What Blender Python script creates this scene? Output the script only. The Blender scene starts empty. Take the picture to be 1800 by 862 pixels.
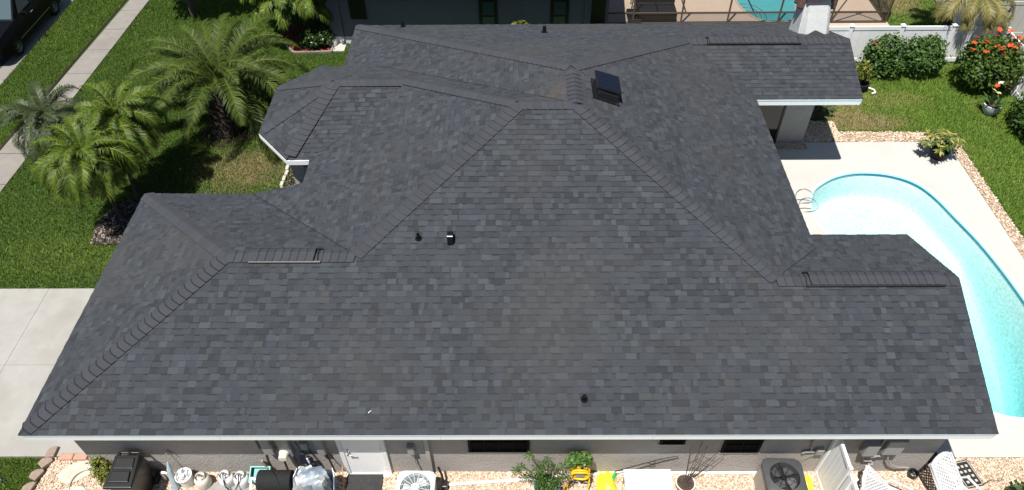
import bpy, math, random
import numpy as np
from mathutils import Vector, Matrix
R = math.radians
scn = bpy.context.scene
COL = scn.collection
rnd = random.Random(7)

# ------------------------------------------------------------------ camera, sky, sun, exposure
cd = bpy.data.cameras.new('camera'); cam = bpy.data.objects.new('camera', cd); COL.objects.link(cam)
cd.sensor_width = 36.0; cd.lens = 25.553; cd.clip_end = 2000; cd.clip_start = 0.1
_pi, _ya, _ro = R(46.14), R(-0.531), R(-0.574)
fw = Vector((math.sin(_ya)*math.cos(_pi), math.cos(_ya)*math.cos(_pi), -math.sin(_pi)))
rt = Vector((math.cos(_ya), -math.sin(_ya), 0)); up = rt.cross(fw)
r2 = rt*math.cos(_ro)+up*math.sin(_ro); u2 = -rt*math.sin(_ro)+up*math.cos(_ro)
M = Matrix((r2, u2, -fw)).transposed().to_4x4(); M.translation = Vector((9.204, -6.739, 14.234))
cam.matrix_world = M
scn.camera = cam
SUN_EL = 70.5; SUN_DIR = Vector((-0.185, -0.278, 0.943)).normalized()
az = math.atan2(SUN_DIR.x, SUN_DIR.y)
w = bpy.data.worlds.new('World'); scn.world = w; w.use_nodes = True
nt = w.node_tree; bg = nt.nodes['Background']
sky = nt.nodes.new('ShaderNodeTexSky'); sky.sky_type = 'NISHITA'; sky.sun_disc = False
sky.sun_elevation = math.asin(SUN_DIR.z); sky.sun_rotation = az
sky.altitude = 0; sky.air_density = 1.0; sky.dust_density = 0.6; sky.ozone_density = 1.0
nt.links.new(sky.outputs[0], bg.inputs[0]); bg.inputs[1].default_value = 0.05
sd = bpy.data.lights.new('sun', 'SUN'); sd.energy = 4.6; sd.angle = R(0.53); sd.color = (1.0, 0.955, 0.895)
so = bpy.data.objects.new('sun', sd); COL.objects.link(so)
so.rotation_euler = SUN_DIR.to_track_quat('Z', 'Y').to_euler()
so.location = (0, -20, 40)
vs = scn.view_settings; vs.view_transform = 'Standard'; vs.look = 'None'; vs.exposure = 0.72; vs.gamma = 1.0
scn.cycles.max_bounces = 8; scn.cycles.transparent_max_bounces = 16

# ------------------------------------------------------------------ materials
def mat(name, col, rough=0.8, metal=0.0, spec=0.3, noise=0.0, nscale=8.0, bump=0.0, bscale=60.0, col2=None, attr=None,
        ramp=None, trans=0.0, coat=0.0, big=None, coord='Object', alpha=None, spot=None):
    m = bpy.data.materials.new(name); m.use_nodes = True
    t = m.node_tree; b = t.nodes['Principled BSDF']; out = t.nodes['Material Output']
    b.inputs['Roughness'].default_value = rough; b.inputs['Metallic'].default_value = metal
    b.inputs['Specular IOR Level'].default_value = spec; b.inputs['Coat Weight'].default_value = coat
    if coat: b.inputs['Coat Roughness'].default_value = 0.05
    N = t.nodes.new; L = t.links.new
    tc = N('ShaderNodeTexCoord')
    src = tc.outputs['Object' if coord == 'World' else coord]
    if coord == 'World':
        g = N('ShaderNodeNewGeometry'); src = g.outputs['Position']
    c4 = (*col, 1)
    cur = None
    if attr:
        a = N('ShaderNodeAttribute'); a.attribute_name = attr
        cr = N('ShaderNodeValToRGB'); L(a.outputs['Fac'], cr.inputs[0])
        el = cr.color_ramp.elements
        while len(el) < len(ramp): el.new(0.5)
        for e, (p_, c_) in zip(el, ramp): e.position = p_; e.color = (*c_, 1)
        cur = cr.outputs[0]
    if noise > 0 or col2:
        n = N('ShaderNodeTexNoise'); n.inputs['Scale'].default_value = nscale; n.inputs['Detail'].default_value = 6; n.inputs['Roughness'].default_value = .65
        L(src, n.inputs['Vector'])
        cr = N('ShaderNodeValToRGB'); cr.color_ramp.elements[0].position = 0.32; cr.color_ramp.elements[1].position = 0.68
        L(n.outputs['Fac'], cr.inputs[0])
        if cur is None:
            d = col2 if col2 else tuple(x*(1-noise) for x in col)
            cr.color_ramp.elements[0].color = (*d, 1); cr.color_ramp.elements[1].color = c4
            cur = cr.outputs[0]
        else:
            k = 1-noise
            cr.color_ramp.elements[0].color = (k, k, k, 1); cr.color_ramp.elements[1].color = (1+noise*.5,)*3+(1,)
            mx = N('ShaderNodeMix'); mx.data_type = 'RGBA'; mx.blend_type = 'MULTIPLY'; mx.inputs[0].default_value = 1
            L(cur, mx.inputs[6]); L(cr.outputs[0], mx.inputs[7]); cur = mx.outputs[2]
    if big:   # (scale, colour, amount) broad stains
        n = N('ShaderNodeTexNoise'); n.inputs['Scale'].default_value = big[0]; n.inputs['Detail'].default_value = 4
        L(src, n.inputs['Vector'])
        cr = N('ShaderNodeValToRGB'); cr.color_ramp.elements[0].position = 0.48; cr.color_ramp.elements[1].position = 0.7
        cr.color_ramp.elements[0].color = (0, 0, 0, 1); cr.color_ramp.elements[1].color = (big[2],)*3+(1,)
        L(n.outputs['Fac'], cr.inputs[0])
        mx = N('ShaderNodeMix'); mx.data_type = 'RGBA'; L(cr.outputs[0], mx.inputs[0])
        if cur: L(cur, mx.inputs[6])
        else: mx.inputs[6].default_value = c4
        mx.inputs[7].default_value = (*big[1], 1); cur = mx.outputs[2]
    if spot:  # list of (centre, radius, colour, amount) : worn / dry patches with a place of their own (world metres)
        for (cx, rad, sc, am) in spot:
            g = N('ShaderNodeNewGeometry')
            vm = N('ShaderNodeVectorMath'); vm.operation = 'DISTANCE'; L(g.outputs['Position'], vm.inputs[0]); vm.inputs[1].default_value = cx
            n = N('ShaderNodeTexNoise'); n.inputs['Scale'].default_value = 2.2; n.inputs['Detail'].default_value = 5; L(g.outputs['Position'], n.inputs['Vector'])
            ma = N('ShaderNodeMath'); ma.operation = 'MULTIPLY_ADD'; L(n.outputs['Fac'], ma.inputs[0]); ma.inputs[1].default_value = rad*1.6; L(vm.outputs['Value'], ma.inputs[2])
            mr = N('ShaderNodeMapRange'); L(ma.outputs[0], mr.inputs[0]); mr.inputs[1].default_value = rad*1.7; mr.inputs[2].default_value = rad*.9
            mr.inputs[3].default_value = 0; mr.inputs[4].default_value = am
            mx = N('ShaderNodeMix'); mx.data_type = 'RGBA'; L(mr.outputs[0], mx.inputs[0])
            if cur: L(cur, mx.inputs[6])
            else: mx.inputs[6].default_value = c4
            mx.inputs[7].default_value = (*sc, 1); cur = mx.outputs[2]
    if cur: L(cur, b.inputs['Base Color'])
    else: b.inputs['Base Color'].default_value = c4
    if bump > 0:
        n = N('ShaderNodeTexNoise'); n.inputs['Scale'].default_value = bscale; n.inputs['Detail'].default_value = 5
        L(src, n.inputs['Vector'])
        bp = N('ShaderNodeBump'); bp.inputs['Strength'].default_value = bump; bp.inputs['Distance'].default_value = 0.02
        L(n.outputs['Fac'], bp.inputs['Height']); L(bp.outputs[0], b.inputs['Normal'])
    if trans > 0:
        tr = N('ShaderNodeBsdfTranslucent'); mx = N('ShaderNodeMixShader'); mx.inputs[0].default_value = trans
        if cur: L(cur, tr.inputs[0])
        else: tr.inputs[0].default_value = c4
        L(b.outputs[0], mx.inputs[1]); L(tr.outputs[0], mx.inputs[2]); L(mx.outputs[0], out.inputs[0])
    if alpha is not None:
        tr = N('ShaderNodeBsdfTransparent'); mx = N('ShaderNodeMixShader'); mx.inputs[0].default_value = alpha
        L(tr.outputs[0], mx.inputs[1]); L(b.outputs[0], mx.inputs[2]); L(mx.outputs[0], out.inputs[0])
    return m

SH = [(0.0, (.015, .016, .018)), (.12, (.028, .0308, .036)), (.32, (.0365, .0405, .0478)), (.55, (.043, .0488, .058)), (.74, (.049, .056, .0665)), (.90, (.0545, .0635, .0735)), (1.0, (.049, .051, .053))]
MT = {}
MT['shingle'] = mat('asphalt_shingle', (.06, .06, .06), .92, spec=.25, attr='tone', ramp=SH, noise=.36, nscale=95, bump=.25, bscale=260, coord='World',
    big=(.35, (.050, .050, .048), .45), spot=[((10.15, 7.25, 4.6), .8, (.078, .062, .052), .38), ((10.4, 2.6, 3.2), 1.7, (.052, .052, .050), .2), ((9.4,5.0,4.1), 1.0, (.053,.052,.050), .2)])
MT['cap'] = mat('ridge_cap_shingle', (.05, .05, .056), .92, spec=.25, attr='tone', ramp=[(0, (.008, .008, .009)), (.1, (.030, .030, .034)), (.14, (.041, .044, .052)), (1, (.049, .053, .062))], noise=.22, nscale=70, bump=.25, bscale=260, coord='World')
MT['deck'] = mat('roof_deck', (.03, .03, .032), .95)
MT['fascia'] = mat('white_fascia', (.84, .86, .87), .45, noise=.04, nscale=3)
MT['drip'] = mat('drip_edge_metal', (.62, .72, .76), .35)
MT['soffit'] = mat('soffit', (.42, .45, .45), .7)
MT['stucco'] = mat('grey_stucco', (.37, .345, .325), .9, noise=.12, nscale=2.5, bump=.9, bscale=26, coord='World')
MT['white'] = mat('white_paint', (.78, .78, .77), .5, noise=.06, nscale=4)
MT['door'] = mat('door_paint', (.86, .86, .86), .45, noise=.04, nscale=3)
MT['trim'] = mat('trim_paint', (.47, .45, .42), .6)
MT['black'] = mat('black_metal', (.008, .008, .009), .4, spec=.5)
MT['blackgloss'] = mat('black_gloss', (.006, .006, .007), .22, spec=.6)
MT['glass'] = mat('dark_glass', (.006, .006, .006), .08, spec=.6)
MT['winframe'] = mat('window_frame', (.012, .011, .011), .85, spec=.1)
MT['winscreen'] = mat('window_screen', (.008, .008, .008), .95, spec=.1)
MT['nglass'] = mat('green_glass', (.05, .085, .075), .15, spec=.6)
MT['solar'] = mat('solar_panel', (.005, .008, .018), .45, spec=.2, noise=.2, nscale=30)
MT['concrete'] = mat('driveway_concrete', (.325, .315, .29), .9, noise=.14, nscale=2.2, bump=.15, bscale=90, coord='World', big=(.8, (.255, .245, .22), .85))
MT['sidewalk'] = mat('sidewalk_concrete', (.235, .218, .195), .9, noise=.18, nscale=3, bump=.2, bscale=80, coord='World', big=(.7, (.18, .165, .145), .8))
MT['patio'] = mat('patio_paint', (.455, .44, .41), .85, noise=.06, nscale=1.2, coord='World', bump=.1, bscale=120, big=(.55, (.385, .37, .34), .5))
MT['asphalt'] = mat('road_asphalt', (.055, .055, .058), .9, noise=.25, nscale=30, bump=.3, bscale=200, coord='World')
MT['soil'] = mat('lawn_soil', (.046, .080, .016), 1.0, noise=.35, nscale=14, coord='World',
    spot=[((1.0, 10.3, 0), 1.15, (.125, .098, .045), .95), ((-1.2, 6.0, 0), 1.0, (.10, .11, .05), .5), ((20.0, 12.9, 0), 1.3, (.16, .125, .07), .85), ((24.3,20.4,0),1.3,(.16,.13,.06),.8)])
GR = [(0, (.038, .086, .011)), (.4, (.095, .170, .022)), (.72, (.20, .27, .046)), (.86, (.245, .235, .085)), (1, (.33, .26, .14))]
MT['grass'] = mat('grass_blade', (.04, .09, .02), .75, spec=.2, attr='tone', ramp=GR, trans=.25)
MT['grass_bright'] = mat('lush_grass_blade', (.04, .09, .02), .75, spec=.2, attr='tone', ramp=[(0, (.050, .125, .014)), (.4, (.125, .235, .030)), (.72, (.235, .335, .058)), (.86, (.34, .31, .11)), (1, (.42, .33, .19))], trans=.25)  # brighter green ramp for the right-hand lawns
MT['rock'] = mat('gravel_rock', (.4, .3, .22), .85, attr='tone', ramp=[(0, (.32, .22, .15)), (.3, (.50, .37, .26)), (.7, (.60, .48, .36)), (1, (.70, .62, .52))], noise=.15, nscale=40, coord='World')
MT['gravelbed'] = mat('gravel_bed', (.42, .31, .22), .95, noise=.4, nscale=45, bump=.8, bscale=60, coord='World')
MT['mulch'] = mat('mulch_bed', (.03, .02, .015), 1, noise=.5, nscale=25, bump=.8, bscale=50, coord='World')
MT['redmulch'] = mat('red_mulch', (.30, .055, .03), 1, noise=.5, nscale=25, bump=.8, bscale=50, coord='World')
MT['chip'] = mat('mulch_chip', (.1, .07, .05), .95, attr='tone', ramp=[(0, (.02, .014, .01)), (.7, (.06, .045, .035)), (.85, (.22, .20, .18)), (1, (.34, .31, .29))])
MT['vinyl'] = mat('white_vinyl', (.84, .845, .85), .4, noise=.04, nscale=2)
MT['greyvinyl'] = mat('grey_vinyl', (.50, .48, .45), .5, noise=.06, nscale=2)
LEAFR = lambda a, b, c: [(0, a), (.5, b), (1, c)]
MT['palm'] = mat('palm_leaf', (.07, .11, .02), .55, spec=.18, attr='tone', ramp=LEAFR((.014, .030, .006), (.044, .074, .011), (.135, .165, .028)), trans=.2)
MT['palm2'] = mat('pygmy_palm_leaf', (.07, .14, .02), .5, spec=.25, attr='tone', ramp=[(0, (.16, .095, .025)), (.18, (.035, .060, .008)), (.55, (.066, .112, .011)), (1, (.19, .255, .027))], trans=.22)
MT['palm3'] = mat('dark_palm_leaf', (.05, .07, .03), .5, spec=.35, attr='tone', ramp=LEAFR((.018, .028, .010), (.038, .056, .018), (.085, .11, .032)), trans=.2)
MT['palm4'] = mat('yellow_palm_leaf', (.2, .18, .06), .5, spec=.35, attr='tone', ramp=LEAFR((.07, .09, .025), (.19, .17, .055), (.36, .30, .12)), trans=.2)
MT['leaf'] = mat('shrub_leaf', (.04, .08, .02), .45, spec=.35, attr='tone', ramp=LEAFR((.022, .050, .011), (.055, .115, .022), (.12, .21, .045)), trans=.22)
MT['leafd'] = mat('dark_shrub_leaf', (.03, .06, .015), .5, spec=.2, attr='tone', ramp=LEAFR((.014, .034, .007), (.045, .090, .014), (.13, .19, .034)), trans=.2)
MT['leafy'] = mat('yellow_green_leaf', (.1, .12, .02), .45, spec=.3, attr='tone', ramp=LEAFR((.05, .075, .012), (.13, .15, .025), (.30, .28, .06)), trans=.22)
MT['leafw'] = mat('variegated_leaf', (.1, .12, .02), .45, spec=.3, attr='tone', ramp=[(0, (.03, .055, .012)), (.5, (.08, .13, .025)), (.75, (.24, .23, .05)), (1, (.42, .36, .10))], trans=.2)
MT['bark'] = mat('bark', (.10, .08, .06), .95, noise=.5, nscale=14, bump=.8, bscale=40)
MT['palmbark'] = mat('palm_bark', (.07, .055, .042), .95, noise=.6, nscale=9, bump=.9, bscale=25)
MT['boot'] = mat('palm_boot', (.10, .08, .065), .95, attr='tone', ramp=[(0, (.03, .022, .018)), (.7, (.10, .075, .06)), (1, (.34, .30, .27))])
MT['orange'] = mat('orange_petal', (.75, .10, .03), .5, trans=.3)
MT['pink'] = mat('pink_petal', (.60, .03, .06), .5, trans=.3)
MT['cream'] = mat('cream_petal', (.75, .62, .28), .5, trans=.3)
MT['whitepetal'] = mat('white_petal', (.75, .76, .72), .5, trans=.3)
MT['binp'] = mat('bin_plastic', (.013, .013, .014), .32, spec=.5, noise=.3, nscale=6)
MT['tank'] = mat('tank_paint', (.70, .71, .70), .4, noise=.1, nscale=8)
MT['tank2'] = mat('tank_cream', (.60, .57, .48), .45, noise=.12, nscale=8)
MT['steel'] = mat('steel', (.62, .62, .62), .25, metal=1)
MT['silver'] = mat('silver_tarp', (.20, .25, .31), .3, spec=.7, noise=.35, nscale=5, bump=.5, bscale=7, big=(2.2, (.62, .64, .63), .9))
MT['greybox'] = mat('grey_enclosure', (.27, .26, .25), .5)
MT['meter'] = mat('cream_cap', (.66, .66, .50), .4)
MT['rubber'] = mat('rubber', (.018, .018, .019), .85, noise=.4, nscale=20)
MT['doormat'] = mat('charcoal_mat', (.045, .045, .046), .95, noise=.4, nscale=18, bump=.5, bscale=80)
MT['acw'] = mat('ac_pale', (.55, .60, .60), .45, noise=.05, nscale=6)
MT['acd'] = mat('ac_dark', (.065, .067, .068), .5, noise=.2, nscale=6)
MT['beigeside'] = mat('ac_beige_side', (.36, .34, .31), .5)
MT['pvc'] = mat('pvc', (.80, .79, .76), .4)
MT['bluepot'] = mat('blue_glaze', (.012, .11, .16), .2, spec=.6)
MT['yellow'] = mat('yellow_plastic', (.80, .50, .02), .4)
MT['bag'] = mat('yellow_bag', (.80, .68, .04), .35, bump=.6, bscale=12)
MT['baggreen'] = mat('bag_print_green', (.02, .33, .11), .35)
MT['bluegrey'] = mat('faded_cloth', (.35, .43, .48), .85, noise=.3, nscale=20)
MT['teal'] = mat('teal_plastic', (.03, .22, .22), .4)
MT['tealtop'] = mat('pale_teal', (.18, .42, .39), .5)
MT['brick'] = mat('edging_brick', (.30, .225, .18), .9, noise=.25, nscale=10, bump=.4, bscale=50)
MT['brickr'] = mat('edging_brick_red', (.47, .27, .20), .9, noise=.2, nscale=10, bump=.4, bscale=50)
MT['stone'] = mat('stepping_stone', (.50, .48, .40), .9, noise=.25, nscale=9, bump=.4, bscale=50)
MT['paver'] = mat('grey_paver', (.28, .265, .25), .9, noise=.15, nscale=8, bump=.3, bscale=60)
MT['terracotta'] = mat('clay_pot', (.46, .36, .29), .8, noise=.2, nscale=9)
MT['potsoil'] = mat('pot_soil', (.10, .065, .045), 1, noise=.5, nscale=30, bump=.8, bscale=60)
MT['copper'] = mat('copper_rod', (.50, .23, .15), .5)
MT['wood'] = mat('grey_wood', (.33, .27, .22), .9, noise=.3, nscale=20)
MT['navy'] = mat('navy_cloth', (.012, .015, .032), .8)
MT['tile'] = mat('waterline_tile', (.02, .20, .28), .3, noise=.4, nscale=40)
MT['plaster'] = mat('pool_plaster', (.80, .82, .80), .8, noise=.34, nscale=14, coord='World')  # noise mottling stands in for ripple light on the pool floor
MT['coping'] = mat('pool_coping', (.50, .80, .85), .5)
MT['deckbeige'] = mat('beige_deck', (.44, .345, .265), .85, noise=.08, nscale=2, coord='World')
MT['npoolfloor'] = mat('teal_plaster', (.06, .30, .32), .7, noise=.1, nscale=2)
MT['bronze'] = mat('bronze_frame', (.075, .055, .04), .5)
MT['screen'] = mat('screen_mesh', (.03, .03, .03), .9, alpha=.34)
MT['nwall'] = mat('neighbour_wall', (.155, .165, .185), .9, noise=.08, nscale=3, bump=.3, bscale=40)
MT['nwhite'] = mat('neighbour_white', (.72, .73, .73), .6)
MT['carpaint'] = mat('car_paint', (.002, .002, .003), .4, spec=.12)
MT['tyre'] = mat('tyre', (.010, .010, .010), .9)
MT['rim'] = mat('alloy_rim', (.22, .23, .25), .45, metal=.6)
MT['carglass'] = mat('car_glass', (.06, .09, .10), .05, spec=.8)
MT['chimney'] = mat('chimney_render', (.46, .48, .48), .9, noise=.15, nscale=6, bump=.5, bscale=30)
MT['tabletop'] = mat('pale_table_top', (.55, .57, .57), .5, noise=.08, nscale=5)
MT['chimstone'] = mat('chimney_stone', (.15, .095, .075), .9, noise=.5, nscale=14, bump=.6, bscale=20)
MT['red'] = mat('red_flashing', (.45, .025, .018), .5)
MT['matpat'] = mat('mat_dark', (.028, .027, .026), .95, noise=.3, nscale=20)
MT['matlight'] = mat('mat_cream', (.45, .42, .36), .95)
MT['greenb'] = mat('green_glass_bottle', (.10, .42, .36), .12, spec=.7)
MT['plastwhite'] = mat('white_plastic', (.52, .525, .53), .45)
MT['strap'] = mat('white_strap', (.66, .68, .68), .6)

# ------------------------------------------------------------------ mesh helpers
class MB:
    def __init__(s): s.v = []; s.f = []; s.t = []
    def add(s, vs_, fs, tone=None):
        o = len(s.v); s.v.extend([tuple(p) for p in vs_])
        for q in fs: s.f.append([o+i for i in q]); s.t.append(tone if tone is not None else 0.5)
        return s
    def box(s, c, d, rz=0.0, M=None, taper=1.0, tone=None):
        x, y, z = d[0]/2, d[1]/2, d[2]/2; k = taper
        p = [Vector((sx*x*(k if sz > 0 else 1), sy*y*(k if sz > 0 else 1), sz*z)) for sz in (-1, 1) for sx, sy in ((-1, -1), (1, -1), (1, 1), (-1, 1))]
        m = M if M is not None else Matrix.Rotation(rz, 3, 'Z')
        c = Vector(c)
        return s.add([m @ q + c for q in p], [(3, 2, 1, 0), (4, 5, 6, 7), (0, 1, 5, 4), (1, 2, 6, 5), (2, 3, 7, 6), (3, 0, 4, 7)], tone)
    def hexa(s, bot, top):
        n = len(bot)
        return s.add(list(bot)+list(top), [tuple(range(n-1, -1, -1)), tuple(range(n, 2*n))]+[(i, (i+1) % n, n+(i+1) % n, n+i) for i in range(n)])
    def prism(s, poly, z0, z1):
        return s.hexa([(x, y, z0) for x, y in poly], [(x, y, z1) for x, y in poly])
    def tube(s, pts, r, n=8, cap=True, tone=None):
        pts = [Vector(p) for p in pts]; rr = r if isinstance(r, (list, tuple)) else [r]*len(pts)
        rings = []; ref = None
        for i, p in enumerate(pts):
            d = (pts[min(i+1, len(pts)-1)]-pts[max(i-1, 0)]).normalized()
            if ref is None: ref = Vector((0, 0, 1)) if abs(d.z) < .9 else Vector((1, 0, 0))
            a = (ref - d*ref.dot(d)); a = a.normalized() if a.length > 1e-6 else d.orthogonal().normalized(); ref = a
            b = d.cross(a)
            rings.append([p+(a*math.cos(2*math.pi*k/n)+b*math.sin(2*math.pi*k/n))*rr[i] for k in range(n)])
        vv = [q for g in rings for q in g]; ff = []
        for i in range(len(rings)-1):
            for k in range(n):
                k2 = (k+1) % n
                ff.append((i*n+k, i*n+k2, (i+1)*n+k2, (i+1)*n+k))
        if cap: ff.append(tuple(range(n-1, -1, -1))); ff.append(tuple((len(rings)-1)*n+k for k in range(n)))
        return s.add(vv, ff, tone)
    def lathe(s, prof, c=(0, 0, 0), n=20, M=None, capb=True, capt=True):
        c = Vector(c); m = M if M is not None else Matrix.Identity(3)
        vv = []; ff = []
        for r_, z in prof:
            for k in range(n): vv.append(m @ Vector((r_*math.cos(2*math.pi*k/n), r_*math.sin(2*math.pi*k/n), z))+c)
        for i in range(len(prof)-1):
            for k in range(n):
                k2 = (k+1) % n; ff.append((i*n+k, i*n+k2, (i+1)*n+k2, (i+1)*n+k))
        if capb: ff.append(tuple(range(n-1, -1, -1)))
        if capt: ff.append(tuple((len(prof)-1)*n+k for k in range(n)))
        return s.add(vv, ff)
    def build(s, name, m, parent=None, smooth=False, bev=0.0, tone=False, kind=None, loc=None):
        me = bpy.data.meshes.new(name); me.from_pydata(s.v, [], s.f)
        if tone:
            a = me.attributes.new('tone', 'FLOAT', 'FACE'); a.data.foreach_set('value', np.array(s.t, dtype=np.float32))
        me.materials.append(MT[m]); me.update()
        if smooth:
            me.shade_smooth(); me.set_sharp_from_angle(angle=R(40))
        o = bpy.data.objects.new(name, me); COL.objects.link(o)
        if parent: o.parent = parent
        if loc: o.location = loc
        if bev:
            b = o.modifiers.new('Bevel', 'BEVEL'); b.width = bev; b.segments = 2; b.limit_method = 'ANGLE'
        if kind: o['kind'] = kind
        return o
def tag(o, label=None, cat=None, group=None, kind=None):
    if label: o['label'] = label
    if cat: o['category'] = cat
    if group: o['group'] = group
    if kind: o['kind'] = kind
    return o
def thing(name, label, cat, loc=(0, 0, 0), rz=0.0, group=None):
    o = bpy.data.objects.new(name, None); COL.objects.link(o); o.empty_display_size = .1
    o.location = loc; o.rotation_euler = (0, 0, rz); return tag(o, label, cat, group)
def copy_tree(o, parent=None):
    c = o.copy(); COL.objects.link(c)
    if parent: c.parent = parent
    for ch in list(o.children): copy_tree(ch, c)
    return c
def npmesh(name, V, F, m, tone=None, parent=None, kind=None, smooth=False):
    """V (n,3), F (k,3|4) numpy"""
    me = bpy.data.meshes.new(name); k = F.shape[1]
    me.vertices.add(len(V)); me.vertices.foreach_set('co', V.astype(np.float32).ravel())
    me.loops.add(F.size); me.loops.foreach_set('vertex_index', F.astype(np.int32).ravel())
    me.polygons.add(len(F)); me.polygons.foreach_set('loop_start', np.arange(0, F.size, k, dtype=np.int32))
    me.update(calc_edges=True)
    if tone is not None:
        a = me.attributes.new('tone', 'FLOAT', 'FACE'); a.data.foreach_set('value', tone.astype(np.float32))
    me.materials.append(MT[m]); me.validate()
    if smooth: me.shade_smooth()
    o = bpy.data.objects.new(name, me); COL.objects.link(o)
    if parent: o.parent = parent
    if kind: o['kind'] = kind
    return o
def inpoly(P, poly):
    x, y = P[:, 0], P[:, 1]; ins = np.zeros(len(P), bool); n = len(poly)
    for i in range(n):
        x1, y1 = poly[i]; x2, y2 = poly[(i+1) % n]
        c = ((y1 > y) != (y2 > y)) & (x < (x2-x1)*(y-y1)/(y2-y1+1e-12)+x1); ins ^= c
    return ins
def sample(poly, n, g):
    a = np.array(poly); lo, hi = a.min(0), a.max(0); P = lo+(hi-lo)*g.random((n, 2)); return P[inpoly(P, poly)]
def U(x, y, z): return Vector((x*.9, y*.9, 2.205+z*.9))

# ------------------------------------------------------------------ ground
def holed(name, x0, y0, x1, y1, z):
    hx0, hy0, hx1, hy1 = 17.0, 1.2, 22.4, 10.2
    mb = MB()
    for (ax, ay, bx, by) in ((x0, y0, x1, hy0), (x0, hy1, x1, y1), (x0, hy0, hx0, hy1), (hx1, hy0, x1, hy1)):
        mb.add([(ax, ay, z), (bx, ay, z), (bx, by, z), (ax, by, z)], [(0, 1, 2, 3)])
    return mb.build(name, 'soil', kind='structure')
holed('ground', -14, -12, 45, 60, -.03); holed('far_ground', -400, -400, 400, 400, -.14)
MB().box((-15.75, 20, -.05), (13.0, 120, .06)).build('road', 'asphalt', kind='structure')
MB().box((-8.98, 13.2, -.06), (.52, 70, .11)).build('kerb', 'sidewalk', kind='structure', bev=.02)
# sidewalk slabs
sw = thing('sidewalk', None, None); del_ = [sw.pop(k) for k in list(sw.keys())]; sw['kind'] = 'structure'
yj = [8.0, 9.5, 10.95, 12.35, 13.76, 15.41, 16.99, 18.46, 19.9, 21.4, 22.9, 24.4]
for i in range(len(yj)-1):
    a, b = yj[i]+.012, yj[i+1]-.012
    xl = lambda y: -6.42-(20.8-y)*.052; xr = lambda y: -5.63-(20.8-y)*.030
    MB().prism([(xl(a), a), (xr(a), a), (xr(b), b), (xl(b), b)], -.06, .012+rnd.uniform(-.004, .004)).build('sidewalk_slab', 'sidewalk', sw, bev=.008)
dr = thing('driveway', None, None); dr['kind'] = 'structure'
xs = [-9.0, -6.1, -2.86, .6]; ys = [.72, 3.06, 5.42]
for i in range(3):
    for j in range(2):
        MB().prism([(xs[i]+.003, ys[j]+.003), (xs[i+1]-.003, ys[j]+.003), (xs[i+1]-.003, ys[j+1]-.003), (xs[i]+.003, ys[j+1]-.003)], -.08, .02).build('driveway_slab', 'concrete', dr, bev=.003)
# pool outline (metres)
POOL = [(17.62, 8.45), (17.80, 8.95), (18.10, 9.30), (18.70, 9.69), (19.43, 9.88), (20.26, 9.80), (20.89, 9.46), (21.24, 8.89), (21.50, 7.94), (21.73, 7.01), (21.88, 5.97), (21.96, 4.92),
        (22.0, 3.9), (21.85, 2.9), (21.45, 2.1), (20.9, 1.72), (20.34, 1.61), (19.72, 1.76), (19.25, 2.2), (18.95, 3.0), (18.75, 4.2), (18.35, 5.6), (17.85, 7.0), (17.62, 7.8)]
def smooth_closed(P, k=4):
    n = len(P); o = []
    for i in range(n):
        p0, p1, p2, p3 = [Vector((*P[(i+j) % n], 0)) for j in (-1, 0, 1, 2)]
        for q in range(k):
            t = q/k
            v = .5*((2*p1)+(-p0+p2)*t+(2*p0-5*p1+4*p2-p3)*t*t+(-p0+3*p1-3*p2+p3)*t**3); o.append((v.x, v.y))
    return o
PL = smooth_closed(POOL)
if sum(PL[i][0]*PL[(i+1) % len(PL)][1]-PL[(i+1) % len(PL)][0]*PL[i][1] for i in range(len(PL))) < 0: PL.reverse()
def offs(P, d):
    n = len(P); o = []
    for i in range(n):
        t = Vector((P[(i+1) % n][0]-P[i-1][0], P[(i+1) % n][1]-P[i-1][1])).normalized(); nn = Vector((-t.y, t.x))
        o.append((P[i][0]+nn.x*d, P[i][1]+nn.y*d))
    return o
# patio with the pool hole cut out (one ring of quads from pool rim to patio rim)
import bmesh
bm = bmesh.new()
outer = [(15.0, .67), (24.5, .67), (22.62, 3.0), (22.62, 11.33), (15.0, 11.33)]
outer = [(15.0, .67), (22.62, .67), (22.62, 11.33), (15.0, 11.33)]
def loop_edges(P, z):
    vv = [bm.verts.new((x, y, z)) for x, y in P]
    return [bm.edges.new((vv[i], vv[(i+1) % len(vv)])) for i in range(len(vv))]
es = loop_edges(outer, .02)+loop_edges(offs(PL, -.06), .02)
bmesh.ops.triangle_fill(bm, use_beauty=True, use_dissolve=False, edges=es)
for f in bm.faces:
    f.normal_update()
    if f.normal.z < 0: f.normal_flip()
me = bpy.data.meshes.new('patio'); bm.to_mesh(me); bm.free(); me.materials.append(MT['patio'])
po = bpy.data.objects.new('patio', me); COL.objects.link(po); po['kind'] = 'structure'
mb = MB()
for i in range(4):
    a, b = outer[i], outer[(i+1) % 4]; mb.add([(*a, -.1), (*b, -.1), (*b, .02), (*a, .02)], [(0, 1, 2, 3)])
mb.build('patio_edge', 'patio', po)
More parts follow.
